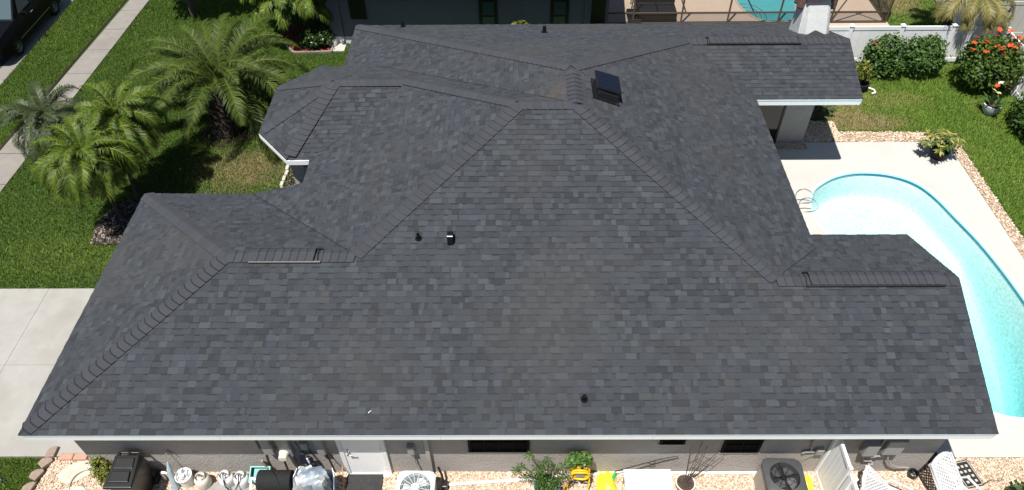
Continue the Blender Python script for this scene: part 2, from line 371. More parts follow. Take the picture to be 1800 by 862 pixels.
# pool shell
pool = thing('swimming_pool', 'freeform turquoise swimming pool set in the white patio behind the house', 'pool', (19.8, 6, 0))
def ring_strip(rings, name, m, parent, smooth=True, capbot=False, flip=False):
    mb = MB(); n = len(rings[0]); vv = [p for r_ in rings for p in r_]; ff = []
    for i in range(len(rings)-1):
        for k in range(n):
            q = (i*n+k, i*n+(k+1) % n, (i+1)*n+(k+1) % n, (i+1)*n+k); ff.append(q)
    if capbot: ff.append(tuple((len(rings)-1)*n+k for k in range(n)))
    mb.add(vv, ff); o = mb.build(name, m, None, smooth=smooth); o.parent = parent; o.matrix_parent_inverse = Matrix.Translation(-Vector(parent.location)); return o
def pz(P, z): return [(x, y, z) for x, y in P]
def fl(P, base, k): return [(x, y, -(base+k*max(0, min(1, (7.2-y)/4.5)))) for x, y in P]
ring_strip([pz(offs(PL, -.06), .018), pz(offs(PL, -.06), .026), pz(PL, .026), pz(PL, -.03)], 'coping', 'coping', pool)
ring_strip([pz(PL, -.03), pz(offs(PL, .004), -.12)], 'waterline_tile', 'tile', pool)
def shr(P, k):  # shrink towards inner spine for the floor
    return offs(P, k)
rings = [pz(offs(PL, .004), -.12), fl(offs(PL, .03), .66, .9), fl(offs(PL, .05), .84, 1.2), fl(offs(PL, .10), .92, 1.4), fl(offs(PL, .18), .95, 1.5), fl(offs(PL, .3), .96, 1.5)]
ring_strip(rings, 'basin', 'plaster', pool, capbot=True)
wm = bpy.data.materials.new('pool_water'); wm.use_nodes = True; t = wm.node_tree
for n_ in list(t.nodes):
    if n_.type != 'OUTPUT_MATERIAL': t.nodes.remove(n_)
o_ = t.nodes['Material Output']
tr = t.nodes.new('ShaderNodeBsdfTransparent'); gl = t.nodes.new('ShaderNodeBsdfGlossy'); gl.inputs['Roughness'].default_value = .04
fr = t.nodes.new('ShaderNodeFresnel'); fr.inputs[0].default_value = 1.33; mx = t.nodes.new('ShaderNodeMixShader')
nz = t.nodes.new('ShaderNodeTexNoise'); nz.inputs['Scale'].default_value = 16; nz.inputs['Detail'].default_value = 3; bp = t.nodes.new('ShaderNodeBump'); bp.inputs['Strength'].default_value = .3; bp.inputs['Distance'].default_value = .03
ge = t.nodes.new('ShaderNodeNewGeometry'); t.links.new(ge.outputs['Position'], nz.inputs['Vector']); t.links.new(nz.outputs['Fac'], bp.inputs['Height'])
t.links.new(bp.outputs[0], gl.inputs['Normal']); t.links.new(bp.outputs[0], fr.inputs['Normal'])
t.links.new(fr.outputs[0], mx.inputs[0]); t.links.new(tr.outputs[0], mx.inputs[1]); t.links.new(gl.outputs[0], mx.inputs[2]); t.links.new(mx.outputs[0], o_.inputs['Surface'])
va = t.nodes.new('ShaderNodeVolumeAbsorption'); va.inputs['Color'].default_value = (.05, .90, .93, 1); va.inputs['Density'].default_value = .25
t.links.new(va.outputs[0], o_.inputs['Volume']); MT['water'] = wm
mb = MB().prism(offs(PL, .003), -3.0, -.09)
wo = mb.build('water', 'water', None); wo.parent = pool; wo.matrix_parent_inverse = Matrix.Translation(-Vector(pool.location))
g_ = np.random.default_rng(9); pf_ = sample(offs(PL, .5), 130, g_); sp_ = MB()
for (x, y) in pf_:
    z = -(.90+1.5*max(0, min(1, (7.2-y)/4.5)))-.03; a = g_.random()*6.28; l = .012+.02*g_.random(); zz = z+.02
    sp_.add([(x-l*math.cos(a), y-l*math.sin(a), zz), (x+.4*l*math.sin(a), y-.4*l*math.cos(a), zz), (x+l*math.cos(a), y+l*math.sin(a), zz), (x-.4*l*math.sin(a), y+.4*l*math.cos(a), zz)], [(0, 1, 2, 3)])
so_ = sp_.build('leaf_litter', 'bark', None, kind='stuff'); so_.parent = pool; so_.matrix_parent_inverse = Matrix.Translation(-Vector(pool.location))
# handrail
hr = thing('pool_handrail', 'bent chrome handrail pair at the shallow corner of the pool', 'handrail', (17.38, 8.25, 0)); hr.scale = (.8, .8, .72)
for dy in (0.0, .45):
    pts = [(-.35, -.1+dy, 0), (-.35, -.1+dy, .62), (-.28, -.1+dy, .74), (-.12, -.1+dy, .80), (.12, -.1+dy, .66), (.30, -.1+dy, .42), (.36, -.1+dy, .25), (.30, -.1+dy, .10), (.05, -.1+dy, .06), (-.1, -.1+dy, .02)]
    MB().tube(pts, .021, 8).build('rail', 'steel', hr, smooth=True)

def chips(poly, n, size, m, name, seed, z=.0, tone=(0, 1), zj=.015):
    g = np.random.default_rng(seed); P = sample(poly, n, g); k = len(P)
    base = np.array([[1, 0, 0], [0, 1, 0], [-1, 0, 0], [0, -1, 0], [0, 0, 1], [0, 0, -1]], float)
    F = np.array([[0, 1, 4], [1, 2, 4], [2, 3, 4], [3, 0, 4]])
    ang = g.random(k)*6.283; sc = size*(.55+.9*g.random((k, 3))); sc[:, 2] *= .6
    V = base[None]*sc[:, None, :]; V = V+g.normal(0, size*.15, V.shape)
    c, s_ = np.cos(ang)[:, None], np.sin(ang)[:, None]
    X = V[:, :, 0]*c-V[:, :, 1]*s_; Y = V[:, :, 0]*s_+V[:, :, 1]*c
    tl = g.normal(0, .35, (k, 2)); Z = V[:, :, 2]+X*tl[:, :1]+Y*tl[:, 1:]
    W_ = np.stack([X+P[:, :1], Y+P[:, 1:], Z+z+zj*g.random((k, 1))], 2).reshape(-1, 3)
    FF = (F[None]+6*np.arange(k)[:, None, None]).reshape(-1, 3)
    tn = np.repeat(tone[0]+(tone[1]-tone[0])*g.random(k), 4)
    return npmesh(name, W_, FF, m, tn, kind='stuff')
# gravel strips
def bed(poly, z, m, name): return MB().prism(poly, -.06, z).build(name, m, kind='structure')
FRONT = [(-.62, .70), (.5, .70), (.5, .42), (17.5, .42), (17.5, .655), (24.5, .655), (24.5, -2.4), (-.75, -2.4), (-.72, .1)]
bed(FRONT, .005, 'gravelbed', 'front_gravel_bed')
chips([(-.62, .70), (.52, .70), (.52, .42), (17.5, .42), (17.5, .65), (20.6, .65), (20.6, -.55), (-.75, -.55), (-.72, .1)], 75000, .0175, 'rock', 'gravel', 3, .015)
GA = [(17.3, 11.34), (22.64, 11.34), (22.64, .68), (22.98, .68), (22.98, 11.2), (22.3, 11.82), (19.3, 11.87), (17.3, 11.87)]
bed(GA, .008, 'gravelbed', 'patio_gravel_bed'); chips(GA, 34000, .026, 'rock', 'gravel', 5, .02)
chips([(20.6, .65), (24.5, .65), (24.5, -2.3), (20.6, -2.3)], 11000, .024, 'rock', 'gravel', 8, .015)
GB = [(15.3, 11.0), (18.2, 11.0), (18.2, 11.35), (19.4, 11.35), (19.4, 12.4), (18.1, 12.4), (18.1, 11.3), (15.3, 11.3)]
chips(GB, 7000, .026, 'rock', 'gravel', 6, .035)

# ------------------------------------------------------------------ grass blades
def grass(poly, dens, seed, hgt=.05, base=.35, spots=(), holes=(), spread=.22, name='grass', wid=.011, m='grass'):
    g = np.random.default_rng(seed); a = np.array(poly); lo, hi = a.min(0), a.max(0); n = int((hi-lo).prod()*dens)
    P = sample(poly, n, g)
    for h in holes: P = P[~inpoly(P, h)]
    k = len(P); ang = g.random(k)*6.283; h_ = hgt*(.5+g.random(k)); wd = wid*(.6+.9*g.random(k))
    dx, dy = np.cos(ang)*wd, np.sin(ang)*wd
    lx, ly = g.normal(0, .5, k)*h_, g.normal(0, .5, k)*h_
    z0 = -.03
    V = np.stack([np.stack([P[:, 0]-dx, P[:, 1]-dy, np.full(k, z0)], 1), np.stack([P[:, 0]+dx, P[:, 1]+dy, np.full(k, z0)], 1), np.stack([P[:, 0]+lx, P[:, 1]+ly, z0+h_+.012], 1)], 1).reshape(-1, 3)
    # patchy tone: sums of sines as cheap noise, plus dry places
    x, y = P[:, 0], P[:, 1]
    pn = np.sin(x*1.7+.6*np.sin(y*2.3))*np.sin(y*1.3+.7*np.sin(x*1.1))*.5+np.sin(x*5.1+y*3.7)*np.sin(y*4.3-x*2.2)*.3
    tn = base+pn*.11+g.normal(0, spread*.6, k)
    for (cx, cy, rx, ry, am) in spots:
        d = np.sqrt(((x-cx)/rx)**2+((y-cy)/ry)**2)+pn*.3+g.normal(0, .22, k); tn = np.where(d < 1, np.maximum(tn, am*(.8+.35*g.random(k))), tn)
    tn = np.clip(tn, 0, 1)
    return npmesh(name, V, np.arange(3*k).reshape(-1, 3), m, tn, kind='stuff')
LAWN = [(-6.02, 7.5), (-5.76, 16), (-5.52, 24), (4.3, 24), (4.3, 12), (2.6, 10.5), (2.6, 9.1), (3.4, 8.2), (3.2, 6.2), (.5, 6.2), (.45, 5.43), (-6.0, 5.43)]
grass(LAWN, 1500, 11, .055, .36, spots=[(1.0, 10.2, 1.5, 1.0, .95), (-.75, 6.0, .8, .55, .85), (-3.2, 6.6, 1.6, .8, .62)], name='grass')
grass([(-8.72, 9), (-8.7, 24), (-6.46, 24), (-6.63, 20), (-6.83, 16), (-7.06, 11), (-7.14, 9)], 1500, 12, .06, .42, name='grass')
grass([(-3.5, -1.2), (-3.5, .70), (-.78, .68), (-.84, .3), (-.84, -1.2)], 2600, 13, .06, .52, name='grass', spots=[(-2.6,-.3,.9,.6,.75)])
grass([(19.35, 11.9), (22.4, 11.86), (23.05, 11.2), (23.05, 1.0), (25.85, 1.0), (25.85, 15.8), (19.3, 15.8)], 2600, 14, .05, .56, spots=[(20.3, 12.4, 1.4, .45, .95), (21.2, 13.6, 1.5, .5, .80), (20.0, 13.0, .6, .8, .84)], name='grass', m='grass_bright', spread=.16)
grass([(23.5, 15.95), (25.8, 15.95), (25.8, 24), (23.3, 24)], 1100, 15, .06, .5, spots=[(24.2, 20.6, 1.0, 1.3, .92)], name='grass', m='grass_bright')
grass([(26.2, 17.8), (32, 17.8), (32, 26), (26.2, 26)], 500, 16, .07, .6, name='grass', spots=[(28,20,3,2,.85)])

# ------------------------------------------------------------------ the house
house = thing('house', 'single storey grey stucco house with a sprawling dark charcoal shingle hip roof', 'house')
s_ = .39; H3 = 2.89
P1 = (3.69, 3.69, 1.44); P2 = (6.58, 3.69, 1.44); P3 = (10.3, 7.41, H3); P4 = (11.7, 7.41, H3); P5 = (15.97, 3.13, 1.22)
A_ = (0, 0, 0); B_ = (20, 0, 0); C_ = (20, 3.13, 1.22); GN = (0, 7.36, 0)
V1 = (3.0, 7.30, .03); B1 = (7.12, 10.3, 1.65); B2 = (5.05, 10.3, 1.65)
E2 = (3.95, 7.9, .715); E3 = (2.9, 9.1, .715); E4 = (2.88, 11.5, .65); E5 = (4.0, 12.7, .62); V2 = (5.88, 12.7, .62); E1 = (4.60, 7.9, .667)
P6 = (11.7, 9.03, H3); P7 = (15.52, 12.86, 1.40); D_ = (20.64, 12.86, 1.40); NWc = (4.5, 16.2, .082); NEn = (20.64, 16.2, .09)
NSr = (20.64, 10.81, .60); NSl = (17.41, 10.81, .60); VE = (17.41, 10.97, .66); EV = (17.41, 4.57, .66); SNl = (17.41, 5.32, .37); SNr = (20, 5.32, .37)
def wz(x): return .39*(x-2.89)
PLANES = {
 'south': ([A_, B_, C_, P5, P4, P3, P2, P1], (0, 1)),
 'garage_west': ([A_, P1, GN], (1, 0)),
 'garage_north': ([GN, P1, P2, V1], (0, -1)),
 'west': ([P2, P3, B1, E1, (4.55, 7.9, wz(4.55)), (4.55, 7.05, wz(4.55)), V1], (1, 0)),
 'bay_south': ([E2, E1, B1, B2], (0, 1)),
 'bay_southwest': ([E2, B2, E3], (1, 1)),
 'bay_west': ([E3, B2, E4], (1, 0)),
 'bay_northwest': ([E4, B2, E5], (1, -1)),
 'bay_north': ([E5, B2, B1, V2], (0, -1)),
 'inner_north': ([P3, P4, V2, B1], (0, -1)),
 'rear_west': ([P4, V2, (4.5, 12.7, .082), NWc, P6], (1, 0)),
 'north': ([P6, NWc, NEn, D_, P7], (0, -1)),
 'east': ([P4, P6, P7, VE, EV, P5], (-1, 0)),
 'rear_wing_south': ([VE, P7, D_, NSr, NSl], (0, 1)),
 'side_wing_north': ([P5, C_, SNr, SNl, EV], (0, -1)),
}
deck = MB()
for nm, (pl, _) in PLANES.items():
    pp = [U(*p) for p in pl]; n = Vector((0, 0, 0))
    for i in range(len(pp)): n += pp[i].cross(pp[(i+1) % len(pp)])
    if n.z < 0: pp.reverse()
    deck.add([p-Vector((0, 0, .03)) for p in pp], [tuple(range(len(pp)))])
roof = deck.build('roof', 'deck', house)
TOP = []   # candidate single pieces (size key, spec)
field = MB(); e_row = .1275
def clip(poly, u0, u1, v0, v1):
    def cut(P, f, inter):
        o = []
        for i in range(len(P)):
            a, b = P[i], P[(i+1) % len(P)]; fa, fb = f(a), f(b)
            if fa >= 0: o.append(a)
            if (fa >= 0) != (fb >= 0): t_ = fa/(fa-fb); o.append((a[0]+(b[0]-a[0])*t_, a[1]+(b[1]-a[1])*t_))
        return o
    for f in (lambda p: p[0]-u0, lambda p: u1-p[0], lambda p: p[1]-v0, lambda p: v1-p[1]):
        if len(poly) < 3: return []
        poly = cut(poly, f, None)
    return poly
def area(P): return abs(sum(P[i][0]*P[(i+1) % len(P)][1]-P[(i+1) % len(P)][0]*P[i][1] for i in range(len(P))))/2
TONES = [.14, .24, .34, .42, .50, .58, .66, .76, .90, .98]; TW = [5, 10, 14, 16, 16, 13, 10, 8, 5, 3]
shing_mesh = {}
def single_shingle(wd, tone, thick):
    k = (round(wd, 3), tone, thick)
    if k not in shing_mesh:
        t_ = .012 if thick else .006
        k8 = .8; zm = t_+(.001-t_)*k8
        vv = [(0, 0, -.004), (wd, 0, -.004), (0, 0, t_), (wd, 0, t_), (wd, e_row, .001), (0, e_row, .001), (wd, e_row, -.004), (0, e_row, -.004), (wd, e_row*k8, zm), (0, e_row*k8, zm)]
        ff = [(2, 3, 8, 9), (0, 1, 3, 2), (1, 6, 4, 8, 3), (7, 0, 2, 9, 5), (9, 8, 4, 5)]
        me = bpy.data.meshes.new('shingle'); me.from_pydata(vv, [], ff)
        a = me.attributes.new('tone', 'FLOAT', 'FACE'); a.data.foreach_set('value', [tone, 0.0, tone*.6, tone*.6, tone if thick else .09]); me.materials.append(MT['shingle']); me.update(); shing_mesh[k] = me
    return shing_mesh[k]
singles = 0
r1 = random.Random(21)
for nm, (pl, dr_) in PLANES.items():
    pp = [U(*p) for p in pl]; n = Vector((0, 0, 0))
    for i in range(len(pp)): n += (pp[i]-pp[0]).cross(pp[(i+1) % len(pp)]-pp[0])
    n.normalize()
    if n.z < 0: n = -n
    uu = Vector((0, 0, 1)).cross(n).normalized()          # horizontal, along the eave
    vv_ = n.cross(uu).normalized()                         # up slope
    if vv_.z < 0: vv_ = -vv_; uu = -uu
    O = min(pp, key=lambda p: p.z); P2d = [((p-O).dot(uu), (p-O).dot(vv_)) for p in pp]
    hgt = {round((p-O).dot(n), 4) for p in pp}
    vmin = min(p[1] for p in P2d); vmax = max(p[1] for p in P2d); umin = min(p[0] for p in P2d); umax = max(p[0] for p in P2d)
    if nm == 'south': P2d = [(x, y-.012 if y < 1e-3 else y) for x, y in P2d]; vmin -= .012
    row = 0; v = vmin; jit = 0
    while v < vmax-1e-4:
        u = umin-r1.random()*.3; thick = r1.random() < .5; last = None
        while u < umax:
            wd = r1.choice([.08, .10, .12, .14, .15, .16, .18, .20, .24]) if thick else r1.choice([.04, .07, .10, .12, .14, .16, .20])
            tone = r1.choices(TONES, TW)[0]
            if not thick and r1.random() < .4: tone = r1.choice(TONES[:5])
            vj = 0 if (nm == 'south' and row < 5) else r1.uniform(-.003, .003)
            q = clip(P2d, u, u+wd, v+vj, v+e_row+.002)
            if len(q) >= 3 and area(q) > 2e-4:
                full = abs(area(q)-wd*(e_row+.002)) < 1e-6
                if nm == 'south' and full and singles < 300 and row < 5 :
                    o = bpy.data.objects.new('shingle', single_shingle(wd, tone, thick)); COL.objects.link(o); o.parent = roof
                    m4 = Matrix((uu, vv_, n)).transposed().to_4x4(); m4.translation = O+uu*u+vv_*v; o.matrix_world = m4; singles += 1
                else:
                    t_ = .012 if thick else .006; k = len(q)
                    topv = [O+uu*x+vv_*y+n*(.001+(t_-.001)*(1-(y-v)/e_row)) for x, y in q]; botv = [O+uu*x+vv_*y-n*.006 for x, y in q]
                    ff = [tuple(range(k))]+[(i, k+i, k+(i+1) % k, (i+1) % k) for i in range(k)]
                    if (topv[1]-topv[0]).cross(topv[2]-topv[0]).dot(n) < 0: ff[0] = tuple(reversed(ff[0]))
                    field.add(topv+botv, ff, 0.0); field.t[-len(ff)] = tone
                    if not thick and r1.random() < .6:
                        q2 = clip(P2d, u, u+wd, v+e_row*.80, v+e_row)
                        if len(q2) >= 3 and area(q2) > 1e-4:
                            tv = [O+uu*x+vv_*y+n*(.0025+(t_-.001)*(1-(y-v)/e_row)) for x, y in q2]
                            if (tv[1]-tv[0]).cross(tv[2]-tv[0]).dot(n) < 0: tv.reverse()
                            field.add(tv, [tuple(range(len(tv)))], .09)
            u += wd; thick = not thick if r1.random() < .85 else thick
        v += e_row; row += 1
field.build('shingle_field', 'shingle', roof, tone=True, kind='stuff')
# ---- valleys: dark cut lines
for a, b in ((P2, V1), (P4, V2), (P5, EV)):
    a, b = U(*a), U(*b); d = (b-a).normalized(); sd_ = Vector((d.y, -d.x, 0)).normalized()*.007
    up_ = Vector((0, 0, .0135))
    MB().add([a+sd_+up_, a-sd_+up_, b-sd_+up_, b+sd_+up_], [(0, 1, 2, 3)]).build('valley_line', 'black', roof)
# ---- ridge and hip caps
SEGS = [(A_, P1, 'south', 'garage_west'), (GN, P1, 'garage_west', 'garage_north'), (P2, P1, 'garage_north', 'south'), (P2, P3, 'south', 'west'), (P3, P4, 'south', 'inner_north'),
        (P4, P6, 'east', 'rear_west'), (P5, P4, 'south', 'east'), (P5, C_, 'south', 'side_wing_north'), (P7, P6, 'north', 'east'), (P7, D_, 'north', 'rear_wing_south'),
        (NWc, P6, 'rear_west', 'north'), (B1, P3, 'west', 'inner_north'), (B2, B1, 'bay_south', 'bay_north'), (E2, B2, 'bay_south', 'bay_southwest'), (E3, B2, 'bay_southwest', 'bay_west'),
        (E4, B2, 'bay_west', 'bay_northwest'), (E5, B2, 'bay_northwest', 'bay_north')]
def pn(nm):
    pp = [U(*p) for p in PLANES[nm][0]]; n = Vector((0, 0, 0))
    for i in range(len(pp)): n += (pp[i]-pp[0]).cross(pp[(i+1) % len(pp)]-pp[0])
    n.normalize(); return n if n.z > 0 else -n
VENTR = {2: (U(4.24, 3.69, 0).x, U(5.70, 3.69, 0).x), 7: (U(16.62, 3, 0).x, U(19.5, 3, 0).x), 9: (U(16.2, 3, 0).x, U(18.95, 3, 0).x)}
caps = []
CW = .178; CE = .162
for si, (a, b, n1, n2) in enumerate(SEGS):
    a, b = U(*a), U(*b); d = (b-a).normalized(); L_ = (b-a).length; na, nb = pn(n1), pn(n2); nm_ = (na+nb).normalized()
    sA = na.cross(d).normalized(); 
    if sA.dot(nb) > 0: sA = -sA
    # side vectors lying in each plane, pointing away from the ridge
    tA = (na.cross(d)).normalized(); tA = tA if tA.dot(nm_) < 0 or tA.dot(nb) < 0 else -tA
    if tA.dot(nb) > 1e-6: tA = -tA
    tB = (nb.cross(d)).normalized()
    if tB.dot(na) > 1e-6: tB = -tB
    nd = (nm_ - d*nm_.dot(d)).normalized(); xs_ = nd.cross(d).normalized()
    loc = lambda vec: Vector((vec.dot(xs_), vec.dot(d), vec.dot(nd)))
    A2, B2_ = loc(tA), loc(tB); NA, NB = loc(na), loc(nb)
    meshes = []
    for tone in (.15, .4, .6, .85):
        prof = [A2*CW+NA*.006, A2*.07+NA*.016, (A2+B2_)*.006+Vector((0, 0, .020)), B2_*.07+NB*.016, B2_*CW+NB*.006]
        nseg = len(prof); le = CE*1.16
        bow = [.0, .026, .034, .026, .0]
        v0 = [p+Vector((0, -bow[i], .018)) for i, p in enumerate(prof)]; v0b = [p+Vector((0, -bow[i]+.004, -.006)) for i, p in enumerate(prof)]
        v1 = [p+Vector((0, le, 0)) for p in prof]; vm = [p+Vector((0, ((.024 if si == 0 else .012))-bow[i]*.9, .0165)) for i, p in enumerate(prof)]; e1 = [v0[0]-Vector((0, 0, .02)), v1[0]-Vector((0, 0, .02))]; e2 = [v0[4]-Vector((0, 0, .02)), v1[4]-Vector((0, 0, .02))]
        vv = v0+v1+v0b+e1+e2+vm; ff = []
        for i in range(4):
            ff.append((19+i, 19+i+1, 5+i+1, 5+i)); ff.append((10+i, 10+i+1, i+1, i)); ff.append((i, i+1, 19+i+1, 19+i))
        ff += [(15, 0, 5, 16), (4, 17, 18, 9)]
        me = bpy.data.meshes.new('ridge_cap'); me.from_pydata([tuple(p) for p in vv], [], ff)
        at = me.attributes.new('tone', 'FLOAT', 'FACE'); at.data.foreach_set('value', [tone, .085, (.045 if si == 0 else .125)]*4+[.085, .085]); me.materials.append(MT['cap']); me.update(); meshes.append(me)  # dark strip at the lower edge of each cap paints in a shadow line
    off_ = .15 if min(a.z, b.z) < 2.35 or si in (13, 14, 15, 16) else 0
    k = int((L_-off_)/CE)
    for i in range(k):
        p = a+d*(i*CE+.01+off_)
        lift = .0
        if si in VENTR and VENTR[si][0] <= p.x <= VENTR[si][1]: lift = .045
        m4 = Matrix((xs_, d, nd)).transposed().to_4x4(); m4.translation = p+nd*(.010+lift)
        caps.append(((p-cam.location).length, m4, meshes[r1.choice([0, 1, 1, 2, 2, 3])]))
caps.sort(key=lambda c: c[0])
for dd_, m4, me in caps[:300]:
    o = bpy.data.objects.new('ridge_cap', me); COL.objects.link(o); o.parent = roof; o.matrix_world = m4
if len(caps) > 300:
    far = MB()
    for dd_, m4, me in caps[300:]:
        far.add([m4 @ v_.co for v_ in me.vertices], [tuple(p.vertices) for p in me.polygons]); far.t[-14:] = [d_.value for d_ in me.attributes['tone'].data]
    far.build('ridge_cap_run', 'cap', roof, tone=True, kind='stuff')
# ---- slotted ridge vents under the raised caps
for si, (x0, x1) in VENTR.items():
    a = U(*SEGS[si][0]); y, z = a.y, a.z
    rv = MB()
    for sg in (-1, 1):
        c = Vector(((x0+x1)/2+.05, y+sg*.172, z-.067+.034)); m = Matrix.Rotation(-sg*math.atan(.39), 3, 'X')
        rv.box(c, (x1-x0+.14, .035, .052), M=m)
        for q in range(int((x1-x0)/.05)): rv.box(c+Vector((-(x1-x0)/2+.025+q*.05, sg*.020, -.008)), (.012, .006, .030), M=m)
    for xe in (x0-.02, x1+.06):
        pf = [Vector((xe, y-.18, z-.045)), Vector((xe, y, z+.045)), Vector((xe, y+.18, z-.045))]
        rv.tube(pf, .014, 5)
    rv.build('ridge_vent', 'black', house)
# ---- fascia, drip edge, soffit
def strip(mb, a, b, z1, th, out):
    """vertical board hung under edge a-b (world points at the eave)"""
    o = Vector(out).normalized()*th; dz = Vector((0, 0, -z1))
    a, b = Vector(a), Vector(b); t0 = Vector((0, 0, -.020))
    mb.hexa([a+dz, b+dz, b+dz-o, a+dz-o], [a+t0, b+t0, b+t0-o, a+t0-o])
def eave(name, pts, out, z1=.155, m='fascia', inset=.0):
    mb = MB()
    for a, b in pts: strip(mb, U(*a), U(*b), z1, .03, out)
    return mb.build(name, m, house)
fx = [.06, 4.1, 8.65, 13.0, 17.2, 19.95]
for i in range(5): eave('fascia', [((fx[i]+.003, -.004+.002*(i % 2), 0), (fx[i+1]-.003, -.004+.002*(i % 2), 0))], (0, -1, 0), .19+.004*(i % 2))
MB().hexa([U(.05, -.010, -.06), U(19.97, -.010, -.06), U(19.97, -.005, -.06), U(.05, -.005, -.06)], [U(.05, -.012, -.018), U(19.97, -.012, -.018), U(19.97, -.005, -.018), U(.05, -.005, -.018)]).build('drip_edge', 'drip', house)
eave('fascia', [((17.3, 10.806, .6), (20.60, 10.806, .6))], (0, -1, 0), .19)
MB().hexa([U(17.3, 10.799, .54), U(20.62, 10.799, .54), U(20.62, 10.805, .54), U(17.3, 10.805, .54)], [U(17.3, 10.797, .582), U(20.62, 10.797, .582), U(20.62, 10.805, .582), U(17.3, 10.805, .582)]).build('drip_edge', 'drip', house)
for a, b in (((E2[0], E2[1], .715), (4.56, 7.9, .715)), (E3, E2), (E4, E3), (E5, E4)):
    d = U(*b)-U(*a); eave('fascia', [(a, b)], (d.y, -d.x, 0), .15)
for a, b in (((0.02, 7.2, 0), (0.02, .15, 0)), ((17.39, 4.7, .66), (17.39, 10.8, .66)), ((0.1, 7.34, 0), (3.0, 7.3, 0)), ((4.53, 13, .08), (4.53, 16.1, .08)), ((17.4, 5.30, .37), (19.9, 5.30, .37)), ((4.6, 16.18, .08), (20.6, 16.18, .08))):
    d = U(*b)-U(*a); eave('fascia', [(a, b)], (-d.y if a[0] > 10 and False else d.y, -d.x, 0), .14)
# rake boards
for a, b in ((B_, C_), (C_, SNr), (NSr, D_), (D_, NEn)):
    mb = MB(); a3, b3 = U(*a), U(*b); dn = Vector((0, 0, -.15)); t0 = Vector((0, 0, -.02)); i_ = Vector((-.03, 0, 0)); i0 = Vector((-.02, 0, 0))
    mb.hexa([a3+dn+i0, b3+dn+i0, b3+dn+i0+i_, a3+dn+i0+i_], [a3+t0+i0, b3+t0+i0, b3+t0+i0+i_, a3+t0+i0+i_]); mb.build('rake_board', 'fascia', house)
sf = MB()
for q in ([(.03, .05, -.15), (19.95, .05, -.15), (19.95, .5, -.15), (.03, .5, -.15)], [(17.41, 10.86, .44), (20.6, 10.86, .44), (20.6, 12.7, .44), (17.41, 12.7, .44)],
          [(.03, .5, -.15), (.65, .5, -.15), (.65, 7.3, -.15), (.03, 7.3, -.15)], [(16.8, 4.6, .5), (17.38, 4.6, .5), (17.38, 11, .5), (16.8, 11, .5)], [(17.41, 4.7, .22), (19.95, 4.7, .22), (19.95, 5.3, .22), (17.41, 5.3, .22)]):
    sf.add([U(*p) for p in q], [(0, 1, 2, 3)])
sf.build('soffit', 'soffit', house)
# ---- walls
WY = .36
def wall(pts, z1, name='wall'):
    mb = MB(); 
    for (x0, y0), (x1, y1) in zip(pts[:-1], pts[1:]): mb.add([(x0, y0, -.1), (x1, y1, -.1), (x1, y1, z1), (x0, y0, z1)], [(0, 1, 2, 3)])
    return mb.build(name, 'stucco', house)
wall([(.50, 6.2), (.50, WY), (17.56, WY), (17.56, 4.25), (15.2, 4.25), (15.2, 11.32)], 2.07)
wall([(15.2, 4.25), (15.2, 11.32)], 2.66); wall([(17.3, 12.6), (17.3, 11.32), (18.12, 11.32), (18.12, 12.6)], 2.60); wall([(18.12, 12.6), (18.12, 14.2)], 2.3)
wall([(.5, 6.2), (4.5, 6.2), (4.5, 7.5), (3.75, 7.5)], 2.1); wall([(4.5, 6.2), (4.5, 8.0)], 2.68)
wall([(4.5, 8.0), (4.0, 8.0), (3.9, 7.55), (3.75, 7.6), (3.1, 8.4), (3.1, 10.3), (3.9, 11.1), (4.5, 11.1), (4.5, 14.2), (18.1, 14.2)], 2.25)
# gable end triangles
gt = MB(); gt.add([(17.56, WY, 2.0), (17.56, 4.25, 2.0), (17.56, 2.82, 3.22)], [(0, 1, 2)]); gt.add([(18.12, 11.32, 2.6), (18.12, 14.2, 2.2), (18.12, 11.57, 3.38)], [(0, 1, 2)]); gt.build('gable_wall', 'stucco', house)
# dark sliding glass doors under the rear porch
sl = MB().box((16.25, 11.27, 1.2), (2.0, .05, 2.4)).build('sliding_door', 'glass', house)
for x in (15.3, 16.25, 17.22): MB().box((x, 11.235, 1.2), (.06, .04, 2.4)).build('door_frame', 'black', sl).matrix_parent_inverse
# door
def slope_box(name, c, d, m, par, bev=0.0, **k): return MB().box(c, d).build(name, m, par, bev=bev, **k)
slope_box('door_frame', (5.70, WY-.02, 1.0), (.09, .07, 2.05), 'white', house); slope_box('door_frame', (6.55, WY-.02, 1.0), (.09, .07, 2.05), 'white', house)
dor = slope_box('door', (6.125, WY-.012, 1.0), (.75, .05, 2.03), 'door', house, label=None) if False else MB().box((6.125, WY-.012, 1.0), (.752, .05, 2.03)).build('door', 'door', house)
MB().lathe([(.03, 0), (.03, .012), (.012, .015), (.012, .05), (.026, .055), (.026, .075), (.0, .078)], (5.84, WY-.037, .93), 12, Matrix.Rotation(R(90), 3, 'X')).build('handle', 'steel', dor, smooth=True)
MB().tube([(5.84, WY-.10, .93), (5.90, WY-.105, .925), (5.955, WY-.10, .92)], .011, 6).build('lever', 'steel', dor)
MB().lathe([(.028, 0), (.028, .02), (0, .022)], (5.84, WY-.037, 1.03), 12, Matrix.Rotation(R(90), 3, 'X')).build('deadbolt', 'steel', dor)
for z in (.25, 1.1, 1.85): MB().box((6.495, WY-.042, z), (.02, .012, .09)).build('hinge', 'steel', dor)
MB().box((6.12, WY-.05, .015), (.9, .14, .05)).build('threshold', 'white', house)
